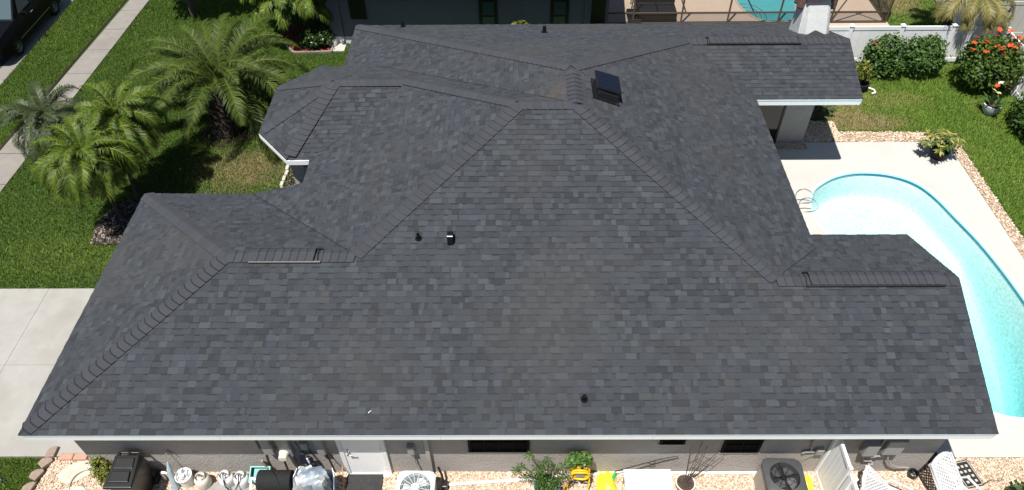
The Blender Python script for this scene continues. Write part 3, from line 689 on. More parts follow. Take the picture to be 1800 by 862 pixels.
# windows of the front wall
def window(x0, x1, z0, z1, cols, rows):
    f = MB()
    for a, b in (((x0+x1)/2, z0), ((x0+x1)/2, z1)): f.box((a, WY-.012, b), (x1-x0+.05, .05, .05))
    for a in (x0, x1): f.box((a, WY-.013, (z0+z1)/2), (.05, .052, z1-z0-.05))
    wn = f.build('window', 'winframe', house)
    for i in range(cols):
        for j in range(rows):
            a, b = x0+(x1-x0)*i/cols, x0+(x1-x0)*(i+1)/cols; c, d = z0+(z1-z0)*j/rows, z0+(z1-z0)*(j+1)/rows
            MB().box(((a+b)/2, WY-.004, (c+d)/2), (b-a-.02, .012, d-c-.02)).build('pane', 'winscreen', wn)
    for i in range(1, cols): MB().box((x0+(x1-x0)*i/cols, WY-.016, (z0+z1)/2), (.022, .03, z1-z0-.06)).build('muntin', 'winframe', wn)
    for j in range(1, rows): MB().box(((x0+x1)/2, WY-.017, z0+(z1-z0)*j/rows), (x1-x0-.06, .03, .022)).build('muntin', 'winframe', wn)
    MB().box(((x0+x1)/2, WY-.012, z0-.05), (x1-x0+.10, .03, .035)).build('sill', 'trim', wn)
    return wn
window(8.26, 9.42, .93, 1.98, 4, 3); window(12.02, 12.46, 1.23, 1.98, 1, 2); window(13.28, 13.98, .90, 1.98, 2, 4)
# downspout
ds = MB().box((7.42, WY-.04, 1.08), (.085, .07, 1.86)).build('downspout', 'beigeside', house, bev=.008)
MB().box((7.42, WY-.09, .12), (.085, .17, .075), M=Matrix.Rotation(R(25), 3, 'X')).build('elbow', 'beigeside', ds)
# electrical gear on the front wall
def ebox(nm, x0, x1, z0, z1, dp, m='greybox', par=None):
    o = MB().box(((x0+x1)/2, WY-dp/2, (z0+z1)/2), (x1-x0, dp, z1-z0)).build(nm, m, par or house, bev=.008)
    MB().box(((x0+x1)/2, WY-dp-.003, (z0+z1)/2), (x1-x0-.03, .006, z1-z0-.03)).build('cover', m, o); return o
ebox('junction_box', 3.95, 4.13, 1.12, 1.60, .09); ebox('breaker_panel', 4.20, 4.40, 1.0, 1.62, .13); mbx = ebox('meter_box', 4.52, 4.76, .92, 1.70, .12)
MB().lathe([(.10, 0), (.10, .03), (.088, .04), (.085, .13), (.078, .15), (0, .155)], (4.60, WY-.12, 1.08), 20, Matrix.Rotation(R(90), 3, 'X')).build('meter_cap', 'meter', mbx, smooth=True)
MB().box((4.655, WY-.03, .45), (.075, .06, .96)).build('conduit_pipe', 'stucco', house, bev=.02)
ebox('cable_box', 4.93, 5.08, 1.10, 1.34, .08); ebox('breaker_panel', 5.25, 5.41, .95, 1.60, .11)
cbm = MB()
cbm.tube([(4.17, WY-.015, 1.0), (4.12, WY-.015, .6), (4.13, WY-.015, .02)], .013, 6); cbm.tube([(4.50, WY-.015, .95), (4.44, WY-.015, .5), (4.42, WY-.015, .02)], .013, 6)
cbm.tube([(5.05, WY-.02, 1.1), (5.10, WY-.03, .8), (5.16, WY-.03, .5), (5.17, WY-.02, .2)], .010, 6); cbm.tube([(5.36, WY-.015, .92), (5.38, WY-.015, .5), (5.40, WY-.015, .02)], .013, 6)
cbm.tube([(4.85, WY-.04, 1.35), (4.92, WY-.05, 1.05), (5.0, WY-.04, .7), (4.95, WY-.03, .4)], .010, 6); cbm.tube([(5.43, WY-.012, .85), (5.5, WY-.012, .5), (5.62, WY-.012, .05)], .006, 5)
cbm.tube([(4.80, WY-.03, 1.5), (4.95, WY-.03, 1.48), (5.2, WY-.03, 1.5)], .010, 6)
cbm.build('cable', 'black', house, smooth=True)
dbx = ebox('disconnect_box', 7.03, 7.17, .92, 1.22, .10)
MB().tube([(7.12, WY-.05, .92), (7.13, WY-.06, .6), (7.16, WY-.12, .35), (7.2, WY-.22, .3)], .016, 8).build('conduit', 'greybox', dbx, smooth=True)
jb = ebox('disconnect_box', 15.12, 15.27, .88, 1.06, .09); MB().tube([(15.05, WY-.02, .90), (14.98, WY-.02, 1.3), (15.0, WY-.02, 1.9)], .025, 8).build('conduit', 'greybox', jb)
MB().tube([(15.10, WY-.03, .93), (14.92, WY-.03, .92), (14.90, WY-.03, .86)], .03, 8).build('conduit', 'greybox', jb); MB().tube([(15.15, WY-.04, .88), (15.12, WY-.05, .8), (15.0, WY-.03, .6), (14.9, WY-.02, .3)], .008, 6).build('cable', 'greybox', jb)
pb1 = ebox('pump_timer_box', 15.98, 16.24, .98, 1.38, .17, 'greybox'); pb2 = ebox('pump_timer_box', 16.38, 16.74, .98, 1.50, .14, 'greybox')
cb = MB(); cb.tube([(16.1, WY-.07, .98), (16.18, WY-.10, .86), (16.4, WY-.10, .86), (16.5, WY-.07, .98)], .018, 8); cb.tube([(16.15, WY-.05, .98), (16.12, WY-.06, .72), (16.2, WY-.06, .58), (16.36, WY-.05, .56), (16.38, WY-.05, .45)], .017, 8)
cb.tube([(16.56, WY-.06, .98), (16.62, WY-.08, .7), (16.75, WY-.09, .5), (16.95, WY-.09, .36), (17.2, WY-.06, .3)], .02, 8); cb.box((16.38, WY-.05, .40), (.09, .07, .12)); cb.tube([(16.36, WY-.05, .34), (16.3, WY-.06, .1)], .012, 6)
cb.build('conduit', 'greybox', pb1, smooth=True)
MB().tube([(16.33, WY-.05, 1.0), (16.33, WY-.05, 1.4), (16.33, WY-.05, 2.0)], .022, 8).build('conduit', 'greybox', pb2)
# ---- roof vents on the planes
def onS(x, y): return U(x, y, .39*y)
nS = Vector((0, -.39, 1)).normalized()
def vent_pipe(p, r, h, top=True):
    mb = MB().lathe([(r, -.05), (r, h), (r*.8, h), (r*.8, h-.05)], p, 14, capt=True)
    o = mb.build('vent_pipe', 'blackgloss', house, smooth=True)
    c = MB(); m = Vector((0, 0, 1)).rotation_difference(nS).to_matrix(); c.lathe([(r*2.1, 0), (r*1.9, .012), (r*1.15, .05)], p, 14, m, capb=False, capt=False); c.build('flashing', 'black', o, smooth=True); return o
vent_pipe(onS(8.0, 4.05), .036, .13); vent_pipe(onS(11.62, .66), .036, .12)
p = onS(8.73, 4.0)
ev = MB(); pr_ = []
for k in range(11):
    a = math.pi*k/10; pr_.append((math.cos(a)*.10, .16+math.sin(a)*.055))
ll = [(.10, -.06)]+pr_+[(-.10, -.06)]
ev.hexa([p+Vector((-.058, -y, z)) for y, z in ll], [p+Vector((.058, -y, z)) for y, z in ll]); ev.build('exhaust_vent', 'blackgloss', house, smooth=True)
vent_pipe(U(11.17, 14.37, .81), .055, .2)
vent_pipe(U(6.25, 15.75, .27), .05, .19)
# solar attic fan on the east plane
nE = Vector((.39, 0, 1)).normalized(); mE = Matrix((Vector((0, 1, 0)).cross(nE).normalized(), Vector((0, 1, 0)), nE)).transposed()
cE = U(12.50, 8.30, .39*(11.7-12.50)+H3)
fan = MB().box(cE+nE*.09, (.54, .66, .20), M=mE, taper=.92).build('solar_fan', 'black', house, bev=.02)
MB().box(cE+nE*.02, (.66, .78, .03), M=mE).build('flange', 'black', fan)
mT = mE @ Matrix.Rotation(R(-3), 3, 'Y')
MB().box(cE+nE*.235+Vector((-.02, .06, .02)), (.60, .70, .05), M=mT).build('panel_frame', 'black', fan, bev=.006)
for i in range(4):
    MB().box(cE+nE*.263+Vector((-.02, .06, .02))+mT @ Vector((0, -.245+i*.163, 0)), (.55, .156, .006), M=mT).build('solar_cell', 'solar', fan)
p = onS(7.17, .42)+nS*.012
o = thing('scrap', 'tiny white scrap left lying on the lower roof slope', 'scrap', p); MB().box((0, 0, 0), (.05, .014, .006), rz=.9).build('strip', 'strap', o); MB().box((.02, .03, .002), (.035, .010, .006), rz=-.4).build('strip', 'strap', o)
# ---- chimney on the rear slope
ch = MB().hexa([(17.47, 12.5, 2.9), (17.63, 12.25, 2.9), (18.24, 12.25, 2.9), (18.42, 12.5, 2.9), (18.42, 13.3, 2.6), (17.47, 13.3, 2.6)], [(17.58, 12.92, 4.0), (17.67, 12.85, 4.0), (18.20, 12.85, 4.0), (18.30, 12.92, 4.0), (18.30, 13.35, 4.0), (17.58, 13.35, 4.0)]).build('chimney', 'chimney', house)
ck = MB(); 
for k, (ang, dz) in enumerate(((8, 0), (-14, -.06), (28, .08), (172, 0), (196, -.07), (150, .08), (60, .1), (120, .1))):
    x, y = 17.95+.45*math.cos(R(ang)), 13.08+.40*math.sin(R(ang)); hgt_ = .34+rnd.uniform(-.05, .08)
    MB().box((x, y, 3.92+dz), (.24, .26, hgt_), rz=rnd.random(), taper=.85).build('crown_stone', 'chimstone', ch, bev=.05)
MB().box((17.95, 13.02, 4.075), (.80, .62, .06), M=Matrix.Rotation(R(-2), 3, 'Y')).build('red_flashing', 'red', ch, bev=.015)
MB().box((17.95, 13.10, 4.20), (.66, .44, .16)).build('crown_slab', 'chimstone', ch, bev=.04)
# cricket in front of the chimney
pc = [U(19.55, 13.65, 1.06), U(20.28, 13.65, 1.06), U(19.92, 13.85, 1.16), U(19.92, 13.05, 1.32)]
ck = MB().add(pc, [(0, 2, 3), (2, 1, 3)]).build('cricket', 'deck', roof)

# ------------------------------------------------------------------ foliage builders
def leaves(lobes, n, size, seed, asp=.55, tone=(0.0, 1.0), hollow=.55, topbias=.25, droop=.3, floor=.02):
    """leaf-sized folded quads spread through ellipsoid lobes [(cx,cy,cz,rx,ry,rz)]"""
    g = np.random.default_rng(seed); L = np.array(lobes, float); wts = (L[:, 3]*L[:, 4]*L[:, 5])**(2/3); wts /= wts.sum()
    idx = g.choice(len(L), n, p=wts); d = g.normal(size=(n, 3)); d /= np.linalg.norm(d, axis=1)[:, None]
    rr = hollow+(1-hollow)*g.random(n)**.5; rr *= 1+.22*g.normal(size=n)*.5
    # clumps: radial modulation in direction space
    cl = np.sin(d[:, 0]*7+idx)*np.sin(d[:, 1]*6+idx*2)*np.sin(d[:, 2]*7+1.3); rr *= 1+.22*cl
    C = L[idx, :3]+d*L[idx, 3:]*rr[:, None]
    C[:, 2] = np.maximum(C[:, 2], floor+g.random(n)*.08)
    nrm = d*.6+g.normal(size=(n, 3))*.55; nrm[:, 2] += .45; nrm /= np.linalg.norm(nrm, axis=1)[:, None]
    t = g.normal(size=(n, 3)); t -= nrm*(t*nrm).sum(1)[:, None]; t /= np.linalg.norm(t, axis=1)[:, None]
    b = np.cross(nrm, t); sz = size*(.55+.9*g.random(n))[:, None]
    v0 = C-t*sz; v2 = C+t*sz-nrm*sz*droop; v1 = C+b*sz*asp-nrm*sz*.15; v3 = C-b*sz*asp-nrm*sz*.15
    V = np.stack([v0, v1, v2, v3], 1).reshape(-1, 3)
    F = (np.array([[0, 1, 2], [0, 2, 3]])[None]+4*np.arange(n)[:, None, None]).reshape(-1, 3)
    tn = np.clip(tone[0]+(tone[1]-tone[0])*(g.beta(2, 2.2, n)+.12*cl), 0, 1)
    return V, F, np.repeat(tn, 2)
def foliage(name, lobes, n, size, seed, m, parent, **k):
    V, F, t_ = leaves(lobes, n, size, seed, **k); return npmesh(name, V, F, m, t_, parent, kind='stuff')
def stems(parent, pts, r, m='bark', name='stem'):
    for p in pts: MB().tube(p, [r*(1-.6*i/(len(p)-1)) for i in range(len(p))], 6).build(name, m, parent, smooth=True)
def flower(parent, loc, r, m, seed, name='flower'):
    rg = random.Random(seed); mb = MB(); tilt = Matrix.Rotation(rg.uniform(-.6, .6), 3, 'X') @ Matrix.Rotation(rg.uniform(-.6, .6), 3, 'Y') @ Matrix.Rotation(rg.uniform(0, 6), 3, 'Z')
    for k in range(5):
        a = k*2*math.pi/5; ca, sa = math.cos(a), math.sin(a); cb, sb = math.cos(a+.6), math.sin(a+.6); cc, sc = math.cos(a-.6), math.sin(a-.6)
        mb.add([tilt @ Vector(p)+Vector(loc) for p in ((0, 0, 0), (.78*r*cc, .78*r*sc, .20*r), (r*ca, r*sa, .10*r), (.78*r*cb, .78*r*sb, .27*r))], [(0, 1, 2), (0, 2, 3)])
    mb.add([tilt @ Vector(p)+Vector(loc) for p in ((-.06*r, 0, 0), (.06*r, 0, 0), (0, .05*r, .75*r))], [(0, 1, 2)])
    return mb.build(name, m, parent)
def frond_mesh(L, elev, curl, npair, lw, ll, seed, m, droop=.35, vee=.35, dead=False, petiole=.10):
    """pinnate palm frond along +X: arching rachis, two rows of folded leaflets"""
    g = random.Random(seed); pts = []; x = z = 0.0; a = elev; ns = 22
    for i in range(ns+1):
        pts.append(Vector((x, .0, z))); dl = L/ns; x += math.cos(a)*dl; z += math.sin(a)*dl; a -= curl/ns*(.5+1.2*i/ns)
    sway = g.uniform(-.12, .12)
    pts = [Vector((p.x, sway*(i/ns)**2*L, p.z)) for i, p in enumerate(pts)]
    V = []; F = []; T = []
    def at(t):
        f = t*ns; i = min(int(f), ns-1); return pts[i].lerp(pts[i+1], f-i), (pts[i+1]-pts[i]).normalized()
    mb = MB(); mb.tube(pts, [.022*L/2.5*(1-.85*i/ns)+.003 for i in range(ns+1)], 4, tone=.85)
    for k in range(npair):
        t = petiole+(1-petiole)*(k+.5)/npair; p, d = at(t); side = Vector((0, 0, 1)).cross(d).normalized(); upv = d.cross(side).normalized()
        env = (math.sin(math.pi*min(1, .12+.95*(t-petiole)/(1-petiole)*.92))**.6)
        for sg in (-1, 1):
            l = ll*env*g.uniform(.85, 1.15); fwd = .55+.5*t
            dr = (side*sg+d*fwd*g.uniform(.8, 1.2)+upv*(vee*g.uniform(.5, 1.3))).normalized()
            wv = (d-dr*d.dot(dr)).normalized()*lw*(.6+.6*env); 
            p1 = p+dr*l*.55; p2 = p+dr*l*.93+Vector((0, 0, -droop*l*g.uniform(.6, 1.4)))
            tone = min(1, max(0, g.gauss(.5, .17)+.12*math.sin(k*.9)))
            if dead: tone = g.uniform(0, .15)
            mb.add([p-wv*.5, p+wv*.5, p1+wv*.6-Vector((0, 0, .02*l)), p1-wv*.6-Vector((0, 0, .02*l)), p2], [(0, 1, 2, 3), (3, 2, 4)], tone)
    me = bpy.data.meshes.new('frond'); me.from_pydata(mb.v, [], mb.f); a_ = me.attributes.new('tone', 'FLOAT', 'FACE'); a_.data.foreach_set('value', np.array(mb.t, np.float32)); me.materials.append(MT[m]); me.update(); return me
def crown(parent, top, specs, meshes, seed, r0=.05, gap=None):
    """specs: list of (mesh key, n, start deg, roll jitter)"""
    g = random.Random(seed)
    for key, n, st in specs:
        for i in range(n):
            az_ = R(st+360*i/n+g.uniform(-9, 9))
            if gap and key in gap[2] and gap[0] < math.degrees(az_) % 360 < gap[1]: continue
            me = g.choice(meshes[key]); o = bpy.data.objects.new('frond', me); COL.objects.link(o); o.parent = parent
            o.location = Vector(top)+Vector((math.cos(az_)*r0, math.sin(az_)*r0, g.uniform(-.06, .04))); o.rotation_euler = (g.uniform(-.25, .25), g.uniform(-.08, .08), az_); k = g.uniform(.88, 1.1); o.scale = (k, k, k)

# big feather palm on the lawn
BP = thing('palm_tree', 'large feather palm with long arching fronds and a stout shaggy trunk on the front lawn', 'palm tree', (-.05, 12.1, 0))
tr_ = MB(); pts = [(0, 0, -.1), (.02, .05, .3), (.05, .2, .75), (.07, .42, 1.15), (.08, .55, 1.4)]
tr_.tube(pts, [.40, .42, .40, .42, .30], 16); trunk = tr_.build('trunk', 'palmbark', BP, smooth=True)
bt = MB(); g = random.Random(4)
for r_ in range(15):
    z = .02+r_*.09; cx, cy = .05*z, .12*z+.2*z*z*.7; rad = .41+.02*math.sin(r_*1.7)
    for k in range(15):
        a = k*2*math.pi/15+(r_ % 2)*.21+g.uniform(-.1, .1); ca, sa = math.cos(a), math.sin(a); w_ = .055
        b = Vector((cx+ca*rad, cy+sa*rad, z)); t_ = b+Vector((ca*.09, sa*.09, .10+g.uniform(0, .05))); s2 = Vector((-sa, ca, 0))*w_
        bt.add([b-s2, b+s2, t_+s2*.7, t_-s2*.7, b+Vector((ca*.05, sa*.05, -.03))-s2*.2], [(0, 1, 2, 3), (0, 3, 4), (4, 2, 1), (4, 3, 2)], min(1, max(0, g.gauss(.45, .28)+(.2 if z < .3 else 0))))
bt.build('leaf_base', 'boot', trunk, tone=True, kind='stuff')
ms = {'up': [frond_mesh(2.8, R(72), R(95), 100, .0145, .46, 30+i, 'palm', .25) for i in range(2)], 'mid': [frond_mesh(3.15, R(48), R(105), 112, .0145, .50, 40+i, 'palm', .30) for i in range(3)],
      'low': [frond_mesh(3.25, R(20), R(100), 108, .0145, .48, 50+i, 'palm', .35) for i in range(3)], 'hang': [frond_mesh(2.5, R(-2), R(75), 90, .012, .42, 60+i, 'palm', .35) for i in range(2)]}
crown(BP, (.08, .56, 1.42), [('up', 9, 20), ('mid', 16, 5), ('low', 17, 18), ('hang', 8, 150)], ms, 9, .12, (248, 300, ('low', 'hang')))
# mulch ring under it
bed([(-.75+.95*math.cos(a*.5236)+.7, 12.0+.75*math.sin(a*.5236)) for a in range(12)], .0, 'mulch', 'palm_mulch_ring')
# three slender pygmy palms
pm = {'up': [frond_mesh(1.35, R(70), R(110), 72, .0125, .30, 70+i, 'palm2', .35) for i in range(2)], 'mid': [frond_mesh(1.55, R(42), R(125), 80, .0125, .33, 80+i, 'palm2', .4) for i in range(3)],
      'low': [frond_mesh(1.5, R(10), R(110), 80, .0125, .32, 90+i, 'palm2', .45) for i in range(3)], 'dead': [frond_mesh(1.2, R(-25), R(60), 40, .018, .25, 99, 'palm2', .5, dead=True)]}
pd = {'up': [frond_mesh(1.3, R(65), R(100), 68, .0115, .30, 170+i, 'palm3', .3) for i in range(2)], 'mid': [frond_mesh(1.5, R(38), R(110), 74, .0115, .32, 180+i, 'palm3', .35) for i in range(2)], 'low': [frond_mesh(1.4, R(5), R(95), 74, .0115, .30, 190+i, 'palm3', .4) for i in range(2)]}
def slim_palm(label, base, top, meshes, spec, seed, r=.07):
    t_ = thing('palm_tree', label, 'palm tree', (*base, 0), group='slender palms by the garage corner')
    dx, dy = top[0]-base[0], top[1]-base[1]; z = top[2]
    tk = MB().tube([(0, 0, -.1), (dx*.2, dy*.2, z*.35), (dx*.55, dy*.55, z*.7), (dx, dy, z)], [r*1.25, r, r*.95, r*1.2], 10).build('trunk', 'palmbark', t_, smooth=True)
    crown(t_, (dx, dy, z), spec, meshes, seed, .04); return t_
slim_palm('bright green slender palm nearest the garage roof, with drooping tips turning brown', (-1.95, 8.05), (-1.95, 7.95, 2.35), pm, [('up', 9, 0), ('mid', 16, 10), ('low', 17, 5), ('dead', 7, 190)], 3)
slim_palm('slender palm with browning lower fronds between the bright palm and the big feather palm', (-1.72, 8.75), (-1.55, 9.35, 2.55), pm, [('up', 9, 30), ('mid', 14, 0), ('low', 14, 12), ('dead', 14, 260)], 5)
slim_palm('dull dark green slender palm overhanging the sidewalk', (-3.9, 9.7), (-3.95, 9.9, 2.1), pd, [('up', 9, 0), ('mid', 15, 8), ('low', 17, 20)], 8, .06)
MUL = [(-2.4, 7.0), (-1.3, 7.0), (-1.2, 8.3), (-1.5, 8.95), (-2.05, 8.75), (-2.5, 8.2), (-2.55, 7.5)]
bed(MUL, .0, 'mulch', 'palm_mulch_bed'); chips(MUL, 2600, .035, 'chip', 'mulch', 31, .03)
# planted strip along the bay wall and the trimmed soil edge of the verge
BB = [(2.35, 8.9), (3.2, 8.0), (3.6, 8.3), (3.0, 9.4), (3.0, 10.4), (2.45, 10.4)]
bed(BB, .0, 'mulch', 'bay_mulch_bed'); chips(BB, 900, .03, 'chip', 'mulch', 33, .02)
ek = thing('bay_edging', None, None); ek['kind'] = 'structure'
for k in range(7):
    a = k/6; x, y = 2.28+.02*math.sin(k*2), 8.95+1.5*a; MB().box((x, y, .02), (.10, .21, .09), rz=rnd.uniform(-.15, .15)).build('edging_stone', 'stone', ek, bev=.02)
MB().prism([(-7.10, 9.0), (-7.0, 9.0), (-6.77, 16.0), (-6.40, 24.0), (-6.48, 24.0), (-6.85, 16.0)], -.04, -.005).build('verge_soil_edge', 'mulch', kind='structure')
# shade tree whose crown is above the picture
ST = thing('shade_tree', 'thin dark tree trunk at the top edge beyond the big feather palm', 'tree', (-3.45, 19.55, 0))
MB().tube([(0, 0, -.1), (.03, 0, 1.2), (0, .05, 2.4), (.05, .1, 3.6)], [.14, .11, .10, .08], 10).build('trunk', 'bark', ST, smooth=True)
for a in range(5): MB().tube([(0, .05, 2.6), (.7*math.cos(a*1.26), .7*math.sin(a*1.26), 3.6), (1.2*math.cos(a*1.26), 1.2*math.sin(a*1.26), 4.3)], [.06, .04, .02], 6).build('limb', 'bark', ST, smooth=True)
foliage('crown', [(0, 0, 4.1, 1.75, 1.5, 1.0), (.5, .2, 4.5, 1.2, 1.2, .9), (-.5, -.2, 4.4, 1.2, 1.1, .9)], 9000, .12, 77, 'leafd', ST, hollow=.2, floor=2.7)
# neighbour's corner bed
bed([(.25, 17.9), (1.15, 16.72), (2.42, 16.78), (2.42, 18.6), (.6, 18.6)], -.0, 'redmulch', 'red_mulch_bed')
chips([(.25, 17.9), (1.15, 16.74), (2.42, 16.8), (2.42, 18.6), (.6, 18.6)], 2600, .04, 'redmulch', 'red_mulch', 32, .02)
be = thing('bed_edging', None, None); be['kind'] = 'structure'
for (a, b) in (((1.1, 16.68), (2.46, 16.74)), ((2.46, 16.74), (2.46, 17.4)), ((.2, 17.9), (1.1, 16.68))):
    d = Vector((b[0]-a[0], b[1]-a[1])); MB().box(((a[0]+b[0])/2, (a[1]+b[1])/2, .01), (d.length, .07, .12), rz=math.atan2(d.y, d.x)).build('edging_strip', 'sidewalk', be, bev=.01)
fs = thing('flowering_shrub', 'dark glossy shrub dotted with white flowers in the red mulch bed', 'shrub', (1.85, 17.1, 0))
foliage('foliage', [(-.1, .0, .35, .48, .42, .36), (.25, .1, .38, .42, .42, .36), (0, .35, .45, .5, .4, .4)], 2600, .055, 41, 'leafd', fs, tone=(-.1, .6))
stems(fs, [[(0, 0, 0), (.1, .05, .2), (.2, .1, .4)], [(0, 0, 0), (-.15, 0, .4)]], .02)
g = random.Random(2)
for k in range(26):
    a = g.uniform(0, 6.28); rr = g.uniform(.2, .52); flower(fs, (rr*math.cos(a), rr*math.sin(a)+.05, .62-rr*.5+g.uniform(-.1, .1)), .045, 'whitepetal', k)
cpm = {'a': [frond_mesh(1.7, R(66), R(120), 34, .040, .42, 210+i, 'palm2', .5) for i in range(2)], 'b': [frond_mesh(1.6, R(40), R(120), 34, .040, .42, 220+i, 'palm2', .55) for i in range(2)]}
cp = thing('areca_palm', 'clump of bright green cane palm with hanging fronds by the neighbouring house corner', 'palm', (1.0, 17.75, 0))
for k, (dx, dy, h_) in enumerate(((0, 0, 1.5), (.35, .15, 1.25), (-.35, .2, 1.3), (.1, .45, 1.7), (.7, .5, 1.5))):
    MB().tube([(dx*.4, dy*.4, 0), (dx*.8, dy*.8, h_*.6), (dx, dy, h_)], .03, 8).build('cane', 'palmbark', cp, smooth=True)
    crown(cp, (dx, dy, h_), [('a', 5, 40*k), ('b', 6, 25*k)], cpm, 60+k, .02)
# ------------------------------------------------------------------ neighbouring house
NB = thing('neighbour_house', 'grey rendered neighbouring house across the side yard, its wall deep in eave shade', 'house', (2.4, 17.4, 0))
def nb(o): o.parent = NB; o.matrix_parent_inverse = Matrix.Translation(-Vector(NB.location)); return o
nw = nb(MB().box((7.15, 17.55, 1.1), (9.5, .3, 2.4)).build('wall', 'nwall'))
nb(MB().box((7.13, 17.385, .12), (9.44, .03, .30)).build('lit_wall_foot', 'nwhite'))  # white strip paints in the sunlit foot of the wall below the eave shade
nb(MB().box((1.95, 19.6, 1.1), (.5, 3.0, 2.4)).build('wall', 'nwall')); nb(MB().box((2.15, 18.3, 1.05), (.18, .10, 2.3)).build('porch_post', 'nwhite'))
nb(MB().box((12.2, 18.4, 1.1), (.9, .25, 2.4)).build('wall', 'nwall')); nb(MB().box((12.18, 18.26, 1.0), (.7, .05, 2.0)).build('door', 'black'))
nb(MB().box((7.2, 16.83, 2.17), (10.2, .10, .14)).build('gutter', 'nwhite', bev=.02)); nb(MB().hexa([(2.0, 16.8, 2.12), (12.9, 16.8, 2.12), (12.9, 17.8, 2.12), (2.0, 17.8, 2.12)], [(2.0, 16.85, 2.25), (12.9, 16.85, 2.25), (12.9, 21, 3.9), (2.0, 21, 3.9)]).build('roof', 'deck'))
nb(MB().box((3.53, 17.37, 1.35), (.58, .05, .74)).build('shutter', 'black'))
for xc in (8.21, 10.77):
    f = nb(MB().box((xc, 17.37, 1.18), (.66, .06, 1.06)).build('window', 'black', bev=.01))
    for zz, hh in ((1.38, .50), (.88, .34)): MB().box((xc, 17.335, zz), (.42, .02, hh)).build('pane', 'nglass', f)
for xc in (2.83, 11.72):
    d_ = nb(MB().box((xc, 17.36, 1.15), (.09, .07, 2.0)).build('downspout', 'nwall', bev=.01))
MB().box((2.83, 17.30, .12), (.09, .20, .14)).build('elbow', 'nwall', d_)
nb(MB().box((2.45, 17.22, .12), (.30, .14, .26)).build('meter_pedestal', 'nwhite', bev=.01))
nb(MB().box((2.62, 17.05, .0), (.6, .5, .06)).build('step_slab', 'patio', bev=.01))
plu = thing('frangipani', 'small bare-limbed shrub with leafy tips against the shaded neighbouring wall', 'shrub', (9.3, 17.05, 0))
for k, (dx, dz) in enumerate(((-.32, .75), (-.12, .95), (.1, .98), (.3, .88), (.0, .7))):
    MB().tube([(0, 0, 0), (dx*.4, 0, .4), (dx, 0, dz)], [.03, .022, .016], 6).build('limb', 'wood', plu, smooth=True)
    foliage('leaf_tuft', [(dx, 0, dz+.03, .13, .13, .07)], 40, .075, 300+k, 'leafy', plu, hollow=.1, asp=.35)
# pool cage and deck
MB().box((18.0, 24.0, -.04), (10.8, 13.0, .08)).build('neighbour_deck', 'deckbeige', kind='structure')
cage = thing('pool_cage', 'bronze framed screen enclosure around the neighbouring pool deck', 'screen enclosure', (18, 18.66, 0))
def cg(o): o.parent = cage; o.matrix_parent_inverse = Matrix.Translation(-Vector(cage.location)); return o
for x in (12.62, 13.66, 15.5, 17.27, 19.2, 21.2, 23.3): cg(MB().box((x, 18.66, 1.3), (.055, .055, 2.6)).build('post', 'bronze'))
for y in (20.3, 22, 24): cg(MB().box((23.3, y, 1.3), (.055, .055, 2.6)).build('post', 'bronze'))
for z in (.03, .45, 2.6): cg(MB().box((17.96, 18.66, z), (10.62, .05, .05)).build('rail', 'bronze')); cg(MB().box((23.3, 21.6, z), (.05, 5.8, .05)).build('rail', 'bronze'))
for k in range(4): cg(MB().tube([(23.3, 19+k*1.7, .45), (23.3, 20.6+k*1.7, 2.6)], .03, 6).build('brace', 'bronze'))
cg(MB().tube([(21.2, 18.66, .05), (22.2, 18.66, 2.6)], .028, 6).build('brace', 'bronze')); cg(MB().tube([(23.2, 18.66, .05), (21.9, 18.66, 2.6)], .028, 6).build('brace', 'bronze'))
for k in range(5): cg(MB().box((12.7+k*2.64, 21.7, 2.62), (.05, 6.1, .05)).build('roof_beam', 'bronze'))
cg(MB().add([(12.6, 18.67, .05), (23.28, 18.67, .05), (23.28, 18.67, 2.58), (12.6, 18.67, 2.58)], [(0, 1, 2, 3)]).build('screen', 'screen')); cg(MB().add([(23.31, 18.7, .05), (23.31, 24.4, .05), (23.31, 24.4, 2.58), (23.31, 18.7, 2.58)], [(0, 1, 2, 3)]).build('screen', 'screen'))
npl = thing('neighbour_pool', 'teal pool on the neighbouring beige deck, behind the screen', 'pool', (19.5, 20, 0))
NP = smooth_closed([(18.75, 18.78), (18.35, 19.15), (18.08, 19.8), (18.0, 20.6), (18.3, 22), (19.5, 23), (21, 22.8), (20.6, 21), (20.2, 19.8), (19.9, 18.95), (19.4, 18.72)], 3)
def npx(o): o.parent = npl; o.matrix_parent_inverse = Matrix.Translation(-Vector(npl.location)); return o
npx(MB().prism(NP, -.02, .012).build('water', 'npoolfloor')); mb = MB(); mb.tube([(x, y, .012) for x, y in NP+NP[:1]], .035, 6); npx(mb.build('coping', 'deckbeige'))
for k, rr in enumerate((.35, .6, .85)):
    npx(MB().tube([(18.25+rr*math.cos(a*.16)*.75, 19.9+rr*math.sin(a*.16)*1.1-.7, .014) for a in range(-2, 13)], .013, 4).build('step_edge', 'bronze'))
sofa = thing('outdoor_sofa', 'charcoal outdoor sofa and chaise on the beige deck behind the screen', 'sofa', (14.6, 19.15, 0))
MB().box((0, 0, .2), (1.5, .8, .3)).build('seat', 'black', sofa, bev=.04); MB().box((0, .42, .45), (1.5, .16, .7)).build('backrest', 'rubber', sofa, bev=.04)
for x in (-.37, .37): MB().box((x, -.02, .40), (.7, .7, .12)).build('cushion', 'rubber', sofa, bev=.04)
MB().box((-.85, -.1, .12), (.5, .9, .16)).build('chaise', 'black', sofa, bev=.03)
wc = thing('wire_chair', 'small black wire-back patio chair beside the charcoal sofa', 'chair', (13.95, 20.05, 0))
for rr, z in ((.22, .45), (.22, .8)): MB().tube([(rr*math.cos(a*.4488), (rr*math.sin(a*.4488) if z < .5 else .2), z+(0 if z < .5 else rr*math.sin(a*.4488))) for a in range(15)], .022, 6).build('ring', 'black', wc)
